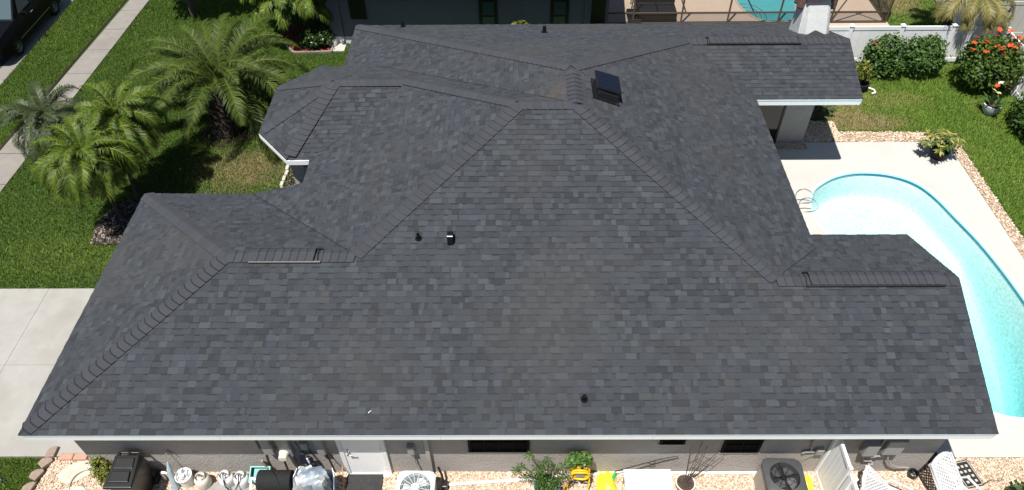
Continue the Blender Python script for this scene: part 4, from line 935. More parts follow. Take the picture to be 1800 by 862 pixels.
for a in range(4): MB().tube([(.2*math.cos(a*1.57+.78), .2*math.sin(a*1.57+.78), .45), (.26*math.cos(a*1.57+.78), .26*math.sin(a*1.57+.78), 0)], .02, 6).build('leg', 'black', wc)
# ------------------------------------------------------------------ fences
def fence(label, posts, h_, m, rail2=True, z0=.02, group=None):
    f = thing('vinyl_fence', label, 'fence', (*posts[0], 0), group=group); bx_, by_ = posts[0]
    for i, (x, y) in enumerate(posts):
        p_ = MB().box((x-bx_, y-by_, h_/2), (.125, .125, h_+.05)).build('post', m, f, bev=.008)
        MB().add([(x-bx_+sx*.08, y-by_+sy*.08, h_+.03) for sx, sy in ((-1, -1), (1, -1), (1, 1), (-1, 1))]+[(x-bx_+sx*.08, y-by_+sy*.08, h_+.055) for sx, sy in ((-1, -1), (1, -1), (1, 1), (-1, 1))]+[(x-bx_, y-by_, h_+.11)], [(3, 2, 1, 0), (0, 1, 5, 4), (1, 2, 6, 5), (2, 3, 7, 6), (3, 0, 4, 7), (4, 5, 8), (5, 6, 8), (6, 7, 8), (7, 4, 8)]).build('post_cap', m, p_)
    for (ax, ay), (bx, by) in zip(posts[:-1], posts[1:]):
        d = Vector((bx-ax, by-ay)); l = d.length-.13; rz = math.atan2(d.y, d.x); cx, cy = (ax+bx)/2-bx_, (ay+by)/2-by_
        for z, hh in ((h_-.06, .14), (.10, .15)): MB().box((cx, cy, z), (l, .05, hh), rz=rz).build('rail', m, f, bev=.006)
        nb_ = max(1, int(l/.29)); wd = l/nb_
        for q in range(nb_):
            t_ = -l/2+(q+.5)*wd; MB().box((cx+math.cos(rz)*t_, cy+math.sin(rz)*t_, h_/2-.0), (wd-.012, .024, h_-.28), rz=rz).build('board', m, f)
    return f
fence('white vinyl privacy fence along the back of the pool yard', [(18.85, 15.9), (20.7, 15.9), (22.45, 15.9), (24.2, 15.9), (25.9, 15.9)], 1.40, 'vinyl')
fence('white vinyl privacy fence down the right side of the pool yard', [(25.92, 15.75), (25.92, 13.9), (25.92, 12.05), (25.92, 10.2), (25.92, 8.4), (25.92, 6.6), (25.92, 4.8), (25.92, 3.0), (25.92, 1.2), (25.92, -.6), (25.92, -2.4)], 1.40, 'vinyl')
fence('white vinyl fence running away behind the back fence, striped by palm shadows', [(25.9, 16.05), (25.9, 17.9), (25.9, 19.8), (25.9, 21.7), (25.9, 23.6)], 1.40, 'vinyl')
fence('pale grey vinyl fence beyond the top right corner of the pool yard', [(26.1, 17.6), (28.0, 17.6), (29.9, 17.6), (31.8, 17.6)], 1.40, 'greyvinyl')
# ------------------------------------------------------------------ back yard plants
def shrub(name, label, cat, loc, lobes, n, size, seed, m, st, group=None, **k):
    t_ = thing(name, label, cat, (*loc, 0), group=group); foliage('foliage', lobes, n, size, seed, m, t_, **k); stems(t_, st, .018); return t_
ST4 = [[(0, 0, 0), (.1, .05, .5), (.25, .1, 1.0)], [(0, 0, 0), (-.15, .05, .5), (-.3, 0, .95)], [(.1, 0, 0), (.3, -.1, .6)], [(-.1, 0, 0), (-.1, -.2, .7)]]
s1 = shrub('shrub', 'tall loose green shrub at the white back fence, the one nearest the roof', 'shrub', (21.75, 15.15), [(-.1, 0, .6, .62, .5, .55), (.15, .1, 1.0, .5, .42, .45), (-.35, 0, .95, .35, .35, .4), (.3, -.1, .45, .5, .45, .4)], 4200, .055, 51, 'leaf', ST4, hollow=.35)
flower(s1, (-.5, -.1, 1.25), .07, 'pink', 5)
shrub('shrub', 'wide green shrub at the white back fence, left of the orange hibiscus', 'shrub', (23.05, 15.1), [(0, 0, .6, .70, .52, .55), (.25, .15, 1.0, .5, .4, .42), (-.3, .1, .95, .5, .4, .42), (.45, 0, .6, .4, .4, .45)], 4600, .055, 52, 'leaf', ST4, hollow=.35)
hb = shrub('hibiscus_bush', 'big dense hibiscus bush covered in orange flowers in the back corner', 'bush', (24.95, 14.45), [(0, 0, .85, .98, .85, .80), (-.2, .1, 1.2, .7, .6, .45), (.3, .1, 1.25, .6, .55, .45), (.35, -.35, .8, .6, .6, .65), (-.45, -.3, .7, .5, .5, .55)], 9500, .060, 53, 'leafd', ST4, hollow=.45)
for k, (x, y, z) in enumerate(((-.80, -.1, 1.40), (-.72, .12, 1.50), (-.49, -.03, 1.58), (-.41, .01, 1.62), (.39, .13, 1.72), (-.04, .25, 1.68), (.21, -.21, 1.62), (-.05, -.28, 1.58), (-.51, -.32, 1.45), (-.04, -.53, 1.44), (-.21, -.24, 1.6), (-.1, -.37, 1.55), (.36, -.28, 1.56), (.1, .45, 1.78), (.45, .4, 1.75), (.7, .2, 1.62), (.6, -.1, 1.55), (.8, -.05, 1.45), (-.6, .3, 1.6))):
    flower(hb, (x*1.04, y*1.04-.03, z+.06), .098, 'orange', 80+k)
shrub('dark_bush', 'low dark green bush at the right edge in front of the right side fence', 'bush', (25.35, 11.7), [(0, 0, .5, .62, .75, .5), (.1, .5, .55, .55, .6, .5), (.15, -.5, .45, .55, .6, .45)], 5200, .055, 54, 'leafd', ST4, hollow=.45, tone=(-.1, .8))
# white pot with canna
wp = thing('potted_canna', 'pale blue-white pot of canna with red and yellow blooms on the lawn', 'potted plant', (24.62, 12.85, 0))
MB().lathe([(.16, 0), (.24, .12), (.26, .28), (.27, .34), (.24, .345), (.23, .30)], (0, 0, 0), 22, capt=False).build('pot', 'acw', wp, smooth=True); MB().lathe([(.0, .30), (.235, .30)], (0, 0, 0), 18, capb=False, capt=False).build('soil', 'potsoil', wp)
g = random.Random(8)
for k in range(16):
    a = k*2.4; l = g.uniform(.3, .55); el = g.uniform(.5, 1.3); wv = .075
    d = Vector((math.cos(a)*math.cos(el), math.sin(a)*math.cos(el), math.sin(el))); sdv = Vector((-math.sin(a), math.cos(a), 0))*wv; b = Vector((math.cos(a)*.08, math.sin(a)*.08, .32))
    MB().add([b, b+d*l*.45+sdv, b+d*l-Vector((0, 0, .08)), b+d*l*.45-sdv], [(0, 1, 2), (0, 2, 3)], g.random()).build('leaf', 'leaf', wp, tone=True)
for k, (x, y, z, m) in enumerate(((-.15, .1, .82, 'cream'), (.1, .3, .95, 'whitepetal'), (-.02, .22, .9, 'orange'), (.42, .3, .85, 'pink'), (.05, .1, .7, 'cream'))):
    MB().tube([(x*.3, y*.3, .3), (x, y, z)], .008, 5).build('stalk', 'leafd', wp); flower(wp, (x, y, z), .09, m, 40+k)
# variegated potted plant at the patio corner
vp = thing('potted_shrub', 'yellow-green variegated plant in a dark pot on the patio corner', 'potted plant', (22.02, 10.58, 0)); vp.scale = (1.35, 1.35, 1.2)
MB().lathe([(.13, .02), (.19, .15), (.20, .24), (.17, .245), (.16, .2)], (0, 0, 0), 18, capt=False).build('pot', 'rubber', vp, smooth=True)
for k in range(24):
    a = k*2.39996; rr = .10+.36*((k*7) % 10)/10; cx, cy = math.cos(a)*rr, math.sin(a)*rr*.85+.05; cz = .62-.4*rr+.1*((k*3) % 5)/5
    MB().tube([(0, 0, .2), (cx*.5, cy*.5, cz*.7), (cx, cy, cz)], .010, 5).build('stem', 'leafd', vp)
    lb = MB(); gg = random.Random(400+k)
    for q in range(11):
        b_ = q*.571+gg.uniform(-.15, .15); l = gg.uniform(.12, .19); d = Vector((math.cos(b_), math.sin(b_), -.15+gg.uniform(-.2, .3))); sdv = Vector((-math.sin(b_), math.cos(b_), 0))*.028; o_ = Vector((cx, cy, cz))
        lb.add([o_, o_+d*l*.5+sdv, o_+d*l-Vector((0, 0, .03)), o_+d*l*.5-sdv], [(0, 1, 2), (0, 2, 3)], gg.random())
    lb.build('leaf', 'leafw', vp, tone=True)
# small planter and curved hose end by the rear wing
tp = thing('potted_bush', 'small light green plant in a dark tub beside the rear gable end', 'potted plant', (20.85, 14.2, 0))
MB().lathe([(.20, 0), (.26, .2), (.27, .30), (.24, .305), (.23, .26)], (0, 0, 0), 18, capt=False).build('tub', 'rubber', tp, smooth=True); foliage('foliage', [(0, .15, .62, .26, .28, .35)], 420, .06, 61, 'leafy', tp, hollow=.2); stems(tp, [[(0, 0, .2), (0, .1, .5), (.05, .15, .8)]], .012)
hs = MB().tube([(.0, .2, .03), (.22, .22, .04), (.36, .1, .04), (.34, -.05, .03), (.22, -.1, .03)], .03, 8).build('hose_end', 'pvc', smooth=True, loc=(20.95, 14.0, .02)); tag(hs, 'short curved white pipe lying on the grass beside the dark tub', 'pipe')
grass_t = thing('dark_fern', 'spiky dark plant in the shade behind the rear porch wall', 'plant', (19.0, 12.9, 0))
fm_ = frond_mesh(.75, R(55), R(90), 16, .03, .16, 500, 'palm3', .2)
crown(grass_t, (0, 0, .1), [('f', 12, 0)], {'f': [fm_]}, 3, .03)
MB().lathe([(.05, 0), (.04, .12)], (0, 0, 0), 8).build('stump', 'bark', grass_t)
# palms behind the back fence
yp = {'a': [frond_mesh(1.5, R(25), R(120), 62, .018, .40, 600+i, 'palm4', .6) for i in range(2)], 'b': [frond_mesh(1.4, R(-5), R(80), 62, .018, .38, 610+i, 'palm4', .7) for i in range(2)]}
for lab, b_, t_, sp in (('leaning palm with yellowing hanging fronds behind the back fence', (25.25, 17.1), (25.0, 16.5, 2.15), [('a', 11, 0), ('b', 10, 15)]), ('dark straight palm trunk left of the leaning palm behind the back fence', (24.85, 17.35), (24.75, 17.6, 3.6), [('a', 9, 0), ('b', 9, 20)])):
    q = thing('palm_tree', lab, 'palm tree', (*b_, 0), group='palms behind the back fence'); dx, dy = t_[0]-b_[0], t_[1]-b_[1]
    MB().tube([(0, 0, -.1), (dx*.3, dy*.3, t_[2]*.4), (dx, dy, t_[2])], [.13, .11, .10], 10).build('trunk', 'palmbark', q, smooth=True); crown(q, (dx, dy, t_[2]), sp, yp, 5, .05)

# ------------------------------------------------------------------ things along the front wall
# wheeled bin
bn = thing('wheeled_bin', 'black wheeled garbage bin with its lid shut against the grey wall', 'garbage bin', (1.52, -.06, 0))
MB().hexa([(-.21, -.25, .06), (.21, -.25, .06), (.21, .22, .06), (-.21, .22, .06)], [(-.26, -.36, .98), (.26, -.36, .98), (.26, .29, .98), (-.26, .29, .98)]).build('body', 'binp', bn, bev=.03)
MB().hexa([(-.285, -.42, .97), (.285, -.42, .97), (.27, .26, 1.0), (-.27, .26, 1.0)], [(-.27, -.40, 1.02), (.27, -.40, 1.02), (.235, .25, 1.10), (-.235, .25, 1.10)]).build('lid', 'binp', bn, bev=.02)
for y in (-.20, .07): MB().hexa([(-.20, y-.115, 1.03+.04*(y+.4)/.6), (.20, y-.115, 1.03+.04*(y+.4)/.6), (.18, y+.115, 1.065+.05*(y+.3)/.6), (-.18, y+.115, 1.065+.05*(y+.3)/.6)], [(-.19, y-.105, 1.055+.04*(y+.4)/.6), (.19, y-.105, 1.055+.04*(y+.4)/.6), (.17, y+.105, 1.09+.05*(y+.3)/.6), (-.17, y+.105, 1.09+.05*(y+.3)/.6)]).build('lid_panel', 'binp', bn, bev=.012)
MB().tube([(-.23, .33, 1.03), (.23, .33, 1.03)], .02, 8).build('handle', 'binp', bn); 
for x in (-.2, 0, .2): MB().box((x, .29, 1.03), (.05, .10, .05)).build('hinge', 'binp', bn)
for x in (-.25, .25): MB().lathe([(.0, 0), (.12, 0), (.12, .05), (0, .05)], (x-.025, .24, .12), 16, Matrix.Rotation(R(90), 3, 'Y')).build('wheel', 'rubber', bn, smooth=True)
# bush at the corner
shrub('small_bush', 'small yellow-green bush squeezed between the house corner and the black bin', 'bush', (.72, .28), [(0, 0, .34, .24, .24, .30), (.1, -.12, .28, .22, .2, .26), (-.05, .08, .52, .2, .16, .2)], 1700, .034, 55, 'leafy', [[(0, 0, 0), (0, .02, .3), (.05, .05, .6)], [(0, 0, 0), (-.1, -.05, .4)]], hollow=.2)
# edging bricks
EB = [(-.70, .80, 8, 'brick', 'edging brick at the top of the curved border beside the driveway edge'), (-.735, .56, -35, 'brick', 'edging brick second from the driveway along the curved grass border'), (-.80, .29, -18, 'brick', 'edging brick third from the driveway along the curved grass border'), (-.83, .0, -8, 'brick', 'edging brick at the bottom edge of the picture along the grass border')]
for x, y, rz, m, lab in EB:
    o = MB().prism([(-.12, -.12), (.06, -.13), (.09, .11), (.02, .13), (-.08, .09), (-.14, 0)], 0, .12).build('edging_brick', m, bev=.02, loc=(x, y, -.02)); o.rotation_euler = (rnd.uniform(-.05, .05), rnd.uniform(-.05, .05), R(rz)); tag(o, lab, 'brick', 'edging bricks round the gravel bed')
for k, (x, lab) in enumerate(((-.36, 'reddish edging brick at the left end of the row along the driveway'), (-.06, 'reddish edging brick in the middle of the row along the driveway'), (.26, 'reddish edging brick nearest the house corner along the driveway'))):
    o = MB().box((0, 0, .05), (.29, .15, .10)).build('edging_brick', 'brickr', bev=.02, loc=(x, .69, -.01)); o.rotation_euler = (0, 0, rnd.uniform(-.05, .05)); tag(o, lab, 'brick', 'edging bricks round the gravel bed')
def blob(n, rx, ry, seed): 
    g = random.Random(seed); return [(rx*(1+g.uniform(-.08, .08))*math.cos(2*math.pi*k/n), ry*(1+g.uniform(-.08, .08))*math.sin(2*math.pi*k/n)) for k in range(n)]
o = MB().prism(blob(18, .36, .24, 2), -.02, .05).build('stepping_stone', 'stone', bev=.015, loc=(-.03, .36, .0)); tag(o, 'whole oval stepping stone in the gravel left of the small bush', 'stepping stone'); o.rotation_euler = (0, 0, R(22))
o = MB().prism(blob(16, .30, .22, 3), -.02, .05).build('stepping_stone', 'stone', bev=.015, loc=(.12, -.16, .0)); tag(o, 'stepping stone cut off by the bottom edge, below the oval one', 'stepping stone')
o = MB().tube([(.27+.30*math.cos(R(a)), .10+.30*math.sin(R(a)), .062+.015*math.sin(R(a*3))) for a in range(70, 260, 12)], .010, 6).build('bent_wire', 'wood', smooth=True); tag(o, 'thin grey bent hose curving over the oval stepping stone', 'hose')
# lawn sprinkler
sp = thing('sprinkler', 'small teal sprinkler head lying in the grass at the lower left', 'sprinkler', (-1.55, .18, .05), R(-35))
MB().tube([(-.12, 0, .0), (.06, 0, .02)], [.030, .035], 10).build('body', 'greenb', sp, smooth=True); MB().tube([(-.17, 0, .02), (-.12, 0, .0)], [.018, .028], 10).build('nozzle', 'acw', sp, smooth=True); MB().tube([(.06, 0, .0), (.10, .02, -.08)], .012, 6).build('stake', 'black', sp)
# PVC elbow by the bin
o = MB().tube([(1.90, .20, .0), (1.90, .20, .26), (1.905, .20, .31), (1.93, .195, .335), (1.98, .195, .335), (2.015, .19, .31), (2.02, .19, .26), (2.02, .19, .12)], .026, 8).build('pvc_elbow', 'pvc', smooth=True); tag(o, 'white upside-down U of plastic pipe rising beside the black bin', 'pipe')
# folded umbrella / cloth on pole
um = thing('folded_umbrella', 'faded blue-grey folded umbrella leaning on the wall beside the white bucket', 'umbrella', (2.20, .10, 0))
MB().tube([(0, -.10, .02), (-.03, .05, .5), (-.02, .22, .95)], .010, 6).build('pole', 'steel', um); MB().tube([(-.01, -.10, .05), (-.02, -.03, .3), (-.03, .05, .55), (-.03, .12, .72)], [.075, .065, .05, .015], 9).build('cloth', 'bluegrey', um)
MB().tube([(-.02, .22, .95), (.02, .24, .98), (.08, .25, .86), (.14, .24, .74)], .010, 6).build('handle', 'wood', um)
MB().box((-.06, -.16, .02), (.2, .14, .04), rz=.5).build('base_cloth', 'bluegrey', um, bev=.01)
# bucket
bk = thing('bucket', 'white plastic bucket full of crumpled white sheeting next to the propane cylinders', 'bucket', (2.40, .12, 0))
MB().lathe([(.125, 0), (.155, .34), (.168, .345), (.168, .37), (.150, .37), (.140, .30)], (0, 0, 0), 22, capt=False).build('body', 'tank', bk, smooth=True)
gg = np.random.default_rng(4); cm = MB()
for k in range(28):
    a = k*2.4; rr = .12*math.sqrt((k+.5)/28); c = Vector((rr*math.cos(a), rr*math.sin(a), .33+.04*gg.random())); q = [c+Vector(gg.normal(0, .032, 3)) for _ in range(4)]; cm.add(q, [(0, 1, 2), (0, 2, 3)])
cm.build('crumpled_sheet', 'strap', bk); MB().lathe([(0, .30), (.143, .30)], (0, 0, 0), 18, capb=False, capt=False).build('filling', 'strap', bk)
# propane cylinders
def cyl(loc, lab, m):
    t_ = thing('propane_cylinder', lab, 'gas cylinder', (*loc, 0), group='propane cylinders beside the bucket')
    MB().lathe([(.10, 0), (.10, .03), (.14, .05), (.152, .10), (.154, .22), (.150, .28), (.13, .325), (.09, .35), (.04, .36)], (0, 0, 0), 24).build('tank', m, t_, smooth=True)
    cl = MB(); pts = [(.098*math.cos(R(a)), .098*math.sin(R(a))) for a in range(-60, 245, 15)]
    for (x0, y0), (x1, y1) in zip(pts[:-1], pts[1:]): cl.hexa([(x0, y0, .33), (x1, y1, .33), (x1*.94, y1*.94, .33), (x0*.94, y0*.94, .33)], [(x0, y0, .42), (x1, y1, .42), (x1*.94, y1*.94, .42), (x0*.94, y0*.94, .42)])
    cl.build('collar', 'steel', t_); v_ = MB().lathe([(.022, .35), (.022, .41), (.03, .415), (.03, .44), (0, .44)], (0, 0, 0), 10).build('valve', 'steel', t_, smooth=True); MB().tube([(-.04, 0, .45), (.04, 0, .45)], .014, 6).build('knob', 'black', v_)
    MB().lathe([(.105, 0), (.105, .05)], (0, 0, -.01), 20, capb=False, capt=False).build('foot_ring', m, t_); return t_
cyl((2.76, .08), 'cream propane cylinder standing right beside the white bucket', 'tank2')
c1 = cyl((3.24, .12), 'white propane cylinder with a black hose, left one of the touching pair', 'tank'); c2 = cyl((3.56, .10), 'white propane cylinder with a black hose, right one of the touching pair', 'tank')
for c_, e_ in ((c1, 1), (c2, -1)): MB().tube([(0, -.02, .46), (.02, -.12, .40), (.04*e_, -.19, .25), (.14*e_, -.24, .10), (.22*e_, -.22, .05)], .012, 6).build('hose', 'black', c_, smooth=True)
for x, lab in ((3.05, 'grey square paver under the left propane cylinder of the pair'), (3.50, 'grey square paver in front of the right propane cylinder of the pair')):
    o = MB().box((0, 0, .02), (.43, .42, .05)).build('paver', 'paver', bev=.008, loc=(x, -.10, .02)); tag(o, lab, 'paver')
o = MB().tube([(3.45, -.16, .06), (3.62, -.22, .08), (3.8, -.18, .10), (3.95, -.1, .12), (4.06, -.02, .2)], .014, 6).build('gas_hose', 'black', smooth=True); tag(o, 'black gas hose trailing from the pair of cylinders towards the smoker', 'hose')
# teal tray
tt = thing('teal_tray', 'teal plastic crate tilted against the wall behind the black smoker barrel', 'crate', (3.93, .20, .22)); Mt = Matrix.Rotation(R(24), 3, 'X') @ Matrix.Rotation(R(6), 3, 'Y')
MB().box((0, 0, 0), (.40, .32, .03), M=Mt).build('base', 'teal', tt)
for c, d in (((0, .15, .07), (.40, .025, .14)), ((0, -.15, .07), (.40, .025, .14)), ((-.19, 0, .07), (.025, .275, .14)), ((.19, 0, .07), (.025, .275, .14))): MB().box(Mt @ Vector(c), d, M=Mt).build('side', 'tealtop', tt)
# white triangular frame
wf = thing('white_frame', 'white triangular metal bracket between the teal crate and the smoker', 'bracket', (3.98, -.06, .35))
A3, B3, C3 = Vector((-.16, .10, .05)), Vector((.17, -.02, .12)), Vector((-.14, -.12, -.02))
for a, b in ((A3, B3), (B3, C3), (C3, A3)):
    d = b-a; MB().box((a+b)/2, (d.length+.03, .045, .02), M=Vector((1, 0, 0)).rotation_difference(d).to_matrix()).build('bar', 'white', wf, bev=.004)
# smoker barrel
sm = thing('smoker_barrel', 'black cylindrical smoker barrel lying level beside the tarp-covered grill', 'smoker', (4.40, -.12, .62))
MB().lathe([(0, -.33), (.20, -.33), (.205, -.32), (.205, .32), (.20, .33), (0, .33)], (0, 0, 0), 28, Matrix.Rotation(R(90), 3, 'Y'), capb=False, capt=False).build('barrel', 'rubber', sm, smooth=True)
for x in (-.22, .22):
    for y in (-.12, .12): MB().box((x, y, -.38), (.04, .04, .48)).build('leg', 'black', sm)
MB().tube([(-.05, .1, .20), (.05, .0, .215), (.12, -.12, .17), (.2, -.2, .05)], .010, 6).build('cable', 'black', sm)
# tarp covered grill
gr_ = thing('covered_grill', 'barbecue under a crumpled silver tarp beside the white door', 'grill', (5.18, -.20, 0))
V = []; F = []; nx, ny = 22, 16; gg = random.Random(12)
hm = {}
for i in range(nx+1):
    for j in range(ny+1):
        u = -1+2*i/nx; v = -1+2*j/ny; e = max(abs(u), abs(v)); top = .98-.10*abs(u)**3+.05*math.sin(u*4+v*2)*.6+.03*math.sin(v*7-u*3)
        x = u*.36; y = v*.26
        if e > .78: k = (e-.78)/.22; x *= 1-.02*k; z = top-k*.62-(.05*math.sin(u*11+v*9)*k)
        else: z = top
        x += .022*math.sin(j*1.3+i)*(1 if e > .6 else .4); y += .022*math.sin(i*1.1+j*.7)*(1 if e > .6 else .4)
        V.append((x*1.05, y*1.05, z+gg.uniform(-.010, .010)))
for i in range(nx):
    for j in range(ny): a = i*(ny+1)+j; F += [(a, a+ny+1, a+ny+2, a+1)]
MB().add(V, F).build('tarp', 'silver', gr_, smooth=True)
for x in (-.27, .27):
    for y in (-.18, .18): MB().box((x, y, .3), (.05, .05, .6)).build('leg', 'black', gr_)
MB().box((0, 0, .62), (.6, .42, .3)).build('firebox', 'black', gr_)
for sx in (-1, 1): MB().hexa([(sx*.30, .20, .35), (sx*.39, -.22, .42), (sx*.40, -.22, .44), (sx*.31, .20, .37)], [(sx*.345, .25, .80), (sx*.40, .1, .74), (sx*.41, .1, .74), (sx*.355, .25, .80)]).build('tarp_flap', 'silver', gr_)
o = MB().tube([(5.63, .28, .45), (5.66, .0, .20), (5.68, -.15, .02)], .011, 6).build('copper_rod', 'copper', smooth=True); tag(o, 'thin pinkish rod leaning beside the silver tarp', 'rod')
o = MB().box((4.06, .30, .42), (.05, .04, .42), M=Matrix.Rotation(R(-8), 3, 'Y')).build('wooden_stake', 'wood', bev=.006); tag(o, 'short weathered wooden stake leaning on the grey wall above the teal crate', 'stake')
nv = thing('hanging_cloth', 'dark navy cloth bundle hanging on the wall behind the silver tarp', 'cloth', (5.0, .27, .75))
g = random.Random(3)
for k, (x, z, w_, h_) in enumerate(((-.1, .05, .16, .4), (.04, -.05, .2, .42), (.12, -.2, .14, .3))): MB().box((x, -.01-.03*k, z), (w_, .05, h_), M=Matrix.Rotation(R(8-10*k), 3, 'Y'), taper=.7).build('fold', 'navy', nv, bev=.02)
MB().lathe([(.0, 0), (.07, .0), (.06, .03), (0, .04)], (-.18, -.05, -.27), 12, Matrix.Rotation(R(90), 3, 'X')).build('white_patch', 'strap', nv); MB().tube([(.02, -.06, .15), (.04, -.08, .02), (.03, -.06, -.1)], .02, 6).build('white_cord', 'strap', nv)
# doormat
dm = MB().box((0, 0, .012), (.74, .62, .024)).build('door_mat', 'doormat', bev=.006, loc=(6.05, -.02, .045)); tag(dm, 'charcoal rectangular mat in front of the white door', 'door mat')
# air conditioners
def ac(name, label, loc, w_, d_, h_, rz, mtop, mside, rr, light):
    t_ = thing(name, label, 'air conditioner', loc, rz)
    MB().box((0, 0, (h_-.14)/2), (w_*.92, d_*.92, h_-.14)).build('cabinet', mside, t_, bev=.03)
    c = w_*.10; hw, hd = w_/2, d_/2
    P_ = [(-hw+c, -hd), (hw-c, -hd), (hw, -hd+c), (hw, hd-c), (hw-c, hd), (-hw+c, hd), (-hw, hd-c), (-hw, -hd+c)]
    top = MB(); n = 32; ring = [(rr*math.cos(2*math.pi*k/n), rr*math.sin(2*math.pi*k/n)) for k in range(n)]
    def on(a):
        best = None
        for i in range(8):
            x1, y1 = P_[i]; x2, y2 = P_[(i+1) % 8]; dx, dy = math.cos(a), math.sin(a); ex, ey = x2-x1, y2-y1; det = dx*(-ey)+dy*ex
            if abs(det) < 1e-9: continue
            t1 = (x1*(-ey)+y1*ex)/det; s1_ = (dx*y1-dy*x1)/det
            if t1 > 0 and -1e-6 <= s1_ <= 1+1e-6: best = t1 if best is None else min(best, t1)
        return best
    vo = []
    for k in range(n): a = 2*math.pi*k/n; t1 = on(a); vo.append((t1*math.cos(a), t1*math.sin(a)))
    R0 = [(x, y, h_-.07) for x, y in vo]; R1 = [(x, y, h_-.01) for x, y in vo]; R2 = [(x*.97, y*.97, h_) for x, y in vo]; R3 = [(x*1.08, y*1.08, h_+.005) for x, y in ring]; R4 = [(x, y, h_+.012) for x, y in ring]; R5 = [(x*.97, y*.97, h_-.10) for x, y in ring]
    vv = R0+R1+R2+R3+R4+R5; ff = [(i*n+k, i*n+(k+1) % n, (i+1)*n+(k+1) % n, (i+1)*n+k) for i in range(5) for k in range(n)]
    top.add(vv, ff); top.build('top_cover', mtop, t_, smooth=True)
    MB().lathe([(0, 0), (rr*.97, 0)], (0, 0, h_-.10), 24, capb=False, capt=False).build('fan_well', 'rubber' if not light else 'acd', t_)
    for k in range(4 if not light else 3):
        a = k*2*math.pi/(4 if not light else 3)+.5; ca, sa = math.cos(a), math.sin(a); cb, sb = math.cos(a+1.0), math.sin(a+1.0)
        MB().add([(.06*ca, .06*sa, h_-.075), (rr*.9*ca, rr*.9*sa, h_-.09), (rr*.88*math.cos(a+.55), rr*.88*math.sin(a+.55), h_-.06), (rr*.7*cb, rr*.7*sb, h_-.035), (.06*cb, .06*sb, h_-.05)], [(0, 1, 2, 3, 4)]).build('fan_blade', 'acd' if not light else 'acw', t_)
    gl_ = MB()
    for k in range(8 if light else 4):
        a = k*math.pi/(8 if light else 4)+.2; gl_.tube([(-rr*math.cos(a), -rr*math.sin(a), h_+.012), (0, 0, h_+.03), (rr*math.cos(a), rr*math.sin(a), h_+.012)], .006 if light else .004, 4)
    for q in range(2 if not light else 7):
        r_ = rr*(.3+.7*q/(2 if not light else 7)); gl_.tube([(r_*math.cos(2*math.pi*k/24), r_*math.sin(2*math.pi*k/24), h_+.022-.008*r_/rr) for k in range(25)], .003, 4)
    gl_.build('fan_guard', 'acw' if light else 'black', t_)
    MB().lathe([(0, 0), (rr*.27, 0), (rr*.25, .025), (0, .03)] if light else [(0, 0), (rr*.20, 0), (rr*.18, .03), (0, .035)], (0, 0, h_+.02 if light else h_-.05), 18, capb=False).build('hub', 'acw' if light else 'black', t_, smooth=True)
    return t_
ac('air_conditioner', 'pale grey square air conditioner with a wire fan guard beside the door mat', (7.20, -.30, 0), .76, .72, .68, R(-1), 'acw', 'acw', .30, True)
ac('air_conditioner', 'dark grey air conditioner with open fan top at the right end of the wall', (14.42, -.16, 0), .78, .78, .85, R(-2), 'acd', 'beigeside', .29, False)
ls = thing('line_set', 'black insulated pipe and block at the right side of the pale air conditioner', 'pipe', (7.72, .02, 0))
MB().box((0, 0, .10), (.12, .16, .2)).build('block', 'black', ls, bev=.02); MB().tube([(-.12, .2, .5), (-.05, .1, .36), (-.02, .02, .2)], .025, 8).build('pipe', 'black', ls, smooth=True)
o = MB().tube([(7.70, .06, .05), (8.62, .12, .055), (9.56, .19, .055), (10.27, .255, .055), (10.98, .305, .055), (12.6, .315, .055), (14.17, .315, .055)], .030, 8).build('drain_pipe', 'pvc', smooth=True); tag(o, 'long white plastic pipe lying along the foot of the wall', 'pipe')
# blue pot with tall umbrella-leaf plant
bp_ = thing('potted_papyrus', 'tall umbrella-leaf plant in a blue glazed pot in front of the left window', 'potted plant', (9.80, -.16, 0))
MB().lathe([(.14, 0), (.19, .10), (.235, .28), (.25, .40), (.262, .41), (.262, .435), (.235, .435), (.225, .37)], (0, 0, 0), 26, capt=False).build('pot', 'bluepot', bp_, smooth=True); MB().lathe([(0, .38), (.228, .38)], (0, 0, 0), 20, capb=False, capt=False).build('soil', 'potsoil', bp_)
foliage('ground_foliage', [(-.05, 0, .48, .22, .20, .16), (.08, .06, .5, .16, .14, .15), (-.12, .12, .62, .14, .12, .18)], 900, .04, 71, 'leaf', bp_, hollow=.1, asp=.3)
for k, (x, y, z) in enumerate(((-.52, .12, 1.05), (-.36, .25, 1.25), (-.22, .10, .95), (-.62, .15, .80), (-.38, .10, .72), (.0, .2, 1.15), (.12, .15, .95), (-.08, .25, .88), (.28, .12, 1.05), (.35, .05, .8), (.2, .0, .72), (-.15, -.02, .75))):
    MB().tube([(x*.1, y*.1, .38), (x*.45, y*.5, .38+(z-.38)*.65), (x, y, z)], .008, 5).build('stem', 'leafd', bp_); ub = MB(); gg = random.Random(700+k)
    for q in range(16):
        a = q*.3927+gg.uniform(-.1, .1); l = gg.uniform(.10, .16); d = Vector((math.cos(a), math.sin(a), gg.uniform(-.5, .1))); sdv = Vector((-math.sin(a), math.cos(a), 0))*.010
        ub.add([Vector((x, y, z)), Vector((x, y, z))+d*l*.6+sdv, Vector((x, y, z))+d*l-Vector((0, 0, .02)), Vector((x, y, z))+d*l*.6-sdv], [(0, 1, 2), (0, 2, 3)], gg.random())
    ub.build('leaf_whorl', 'leaf', bp_, tone=True)
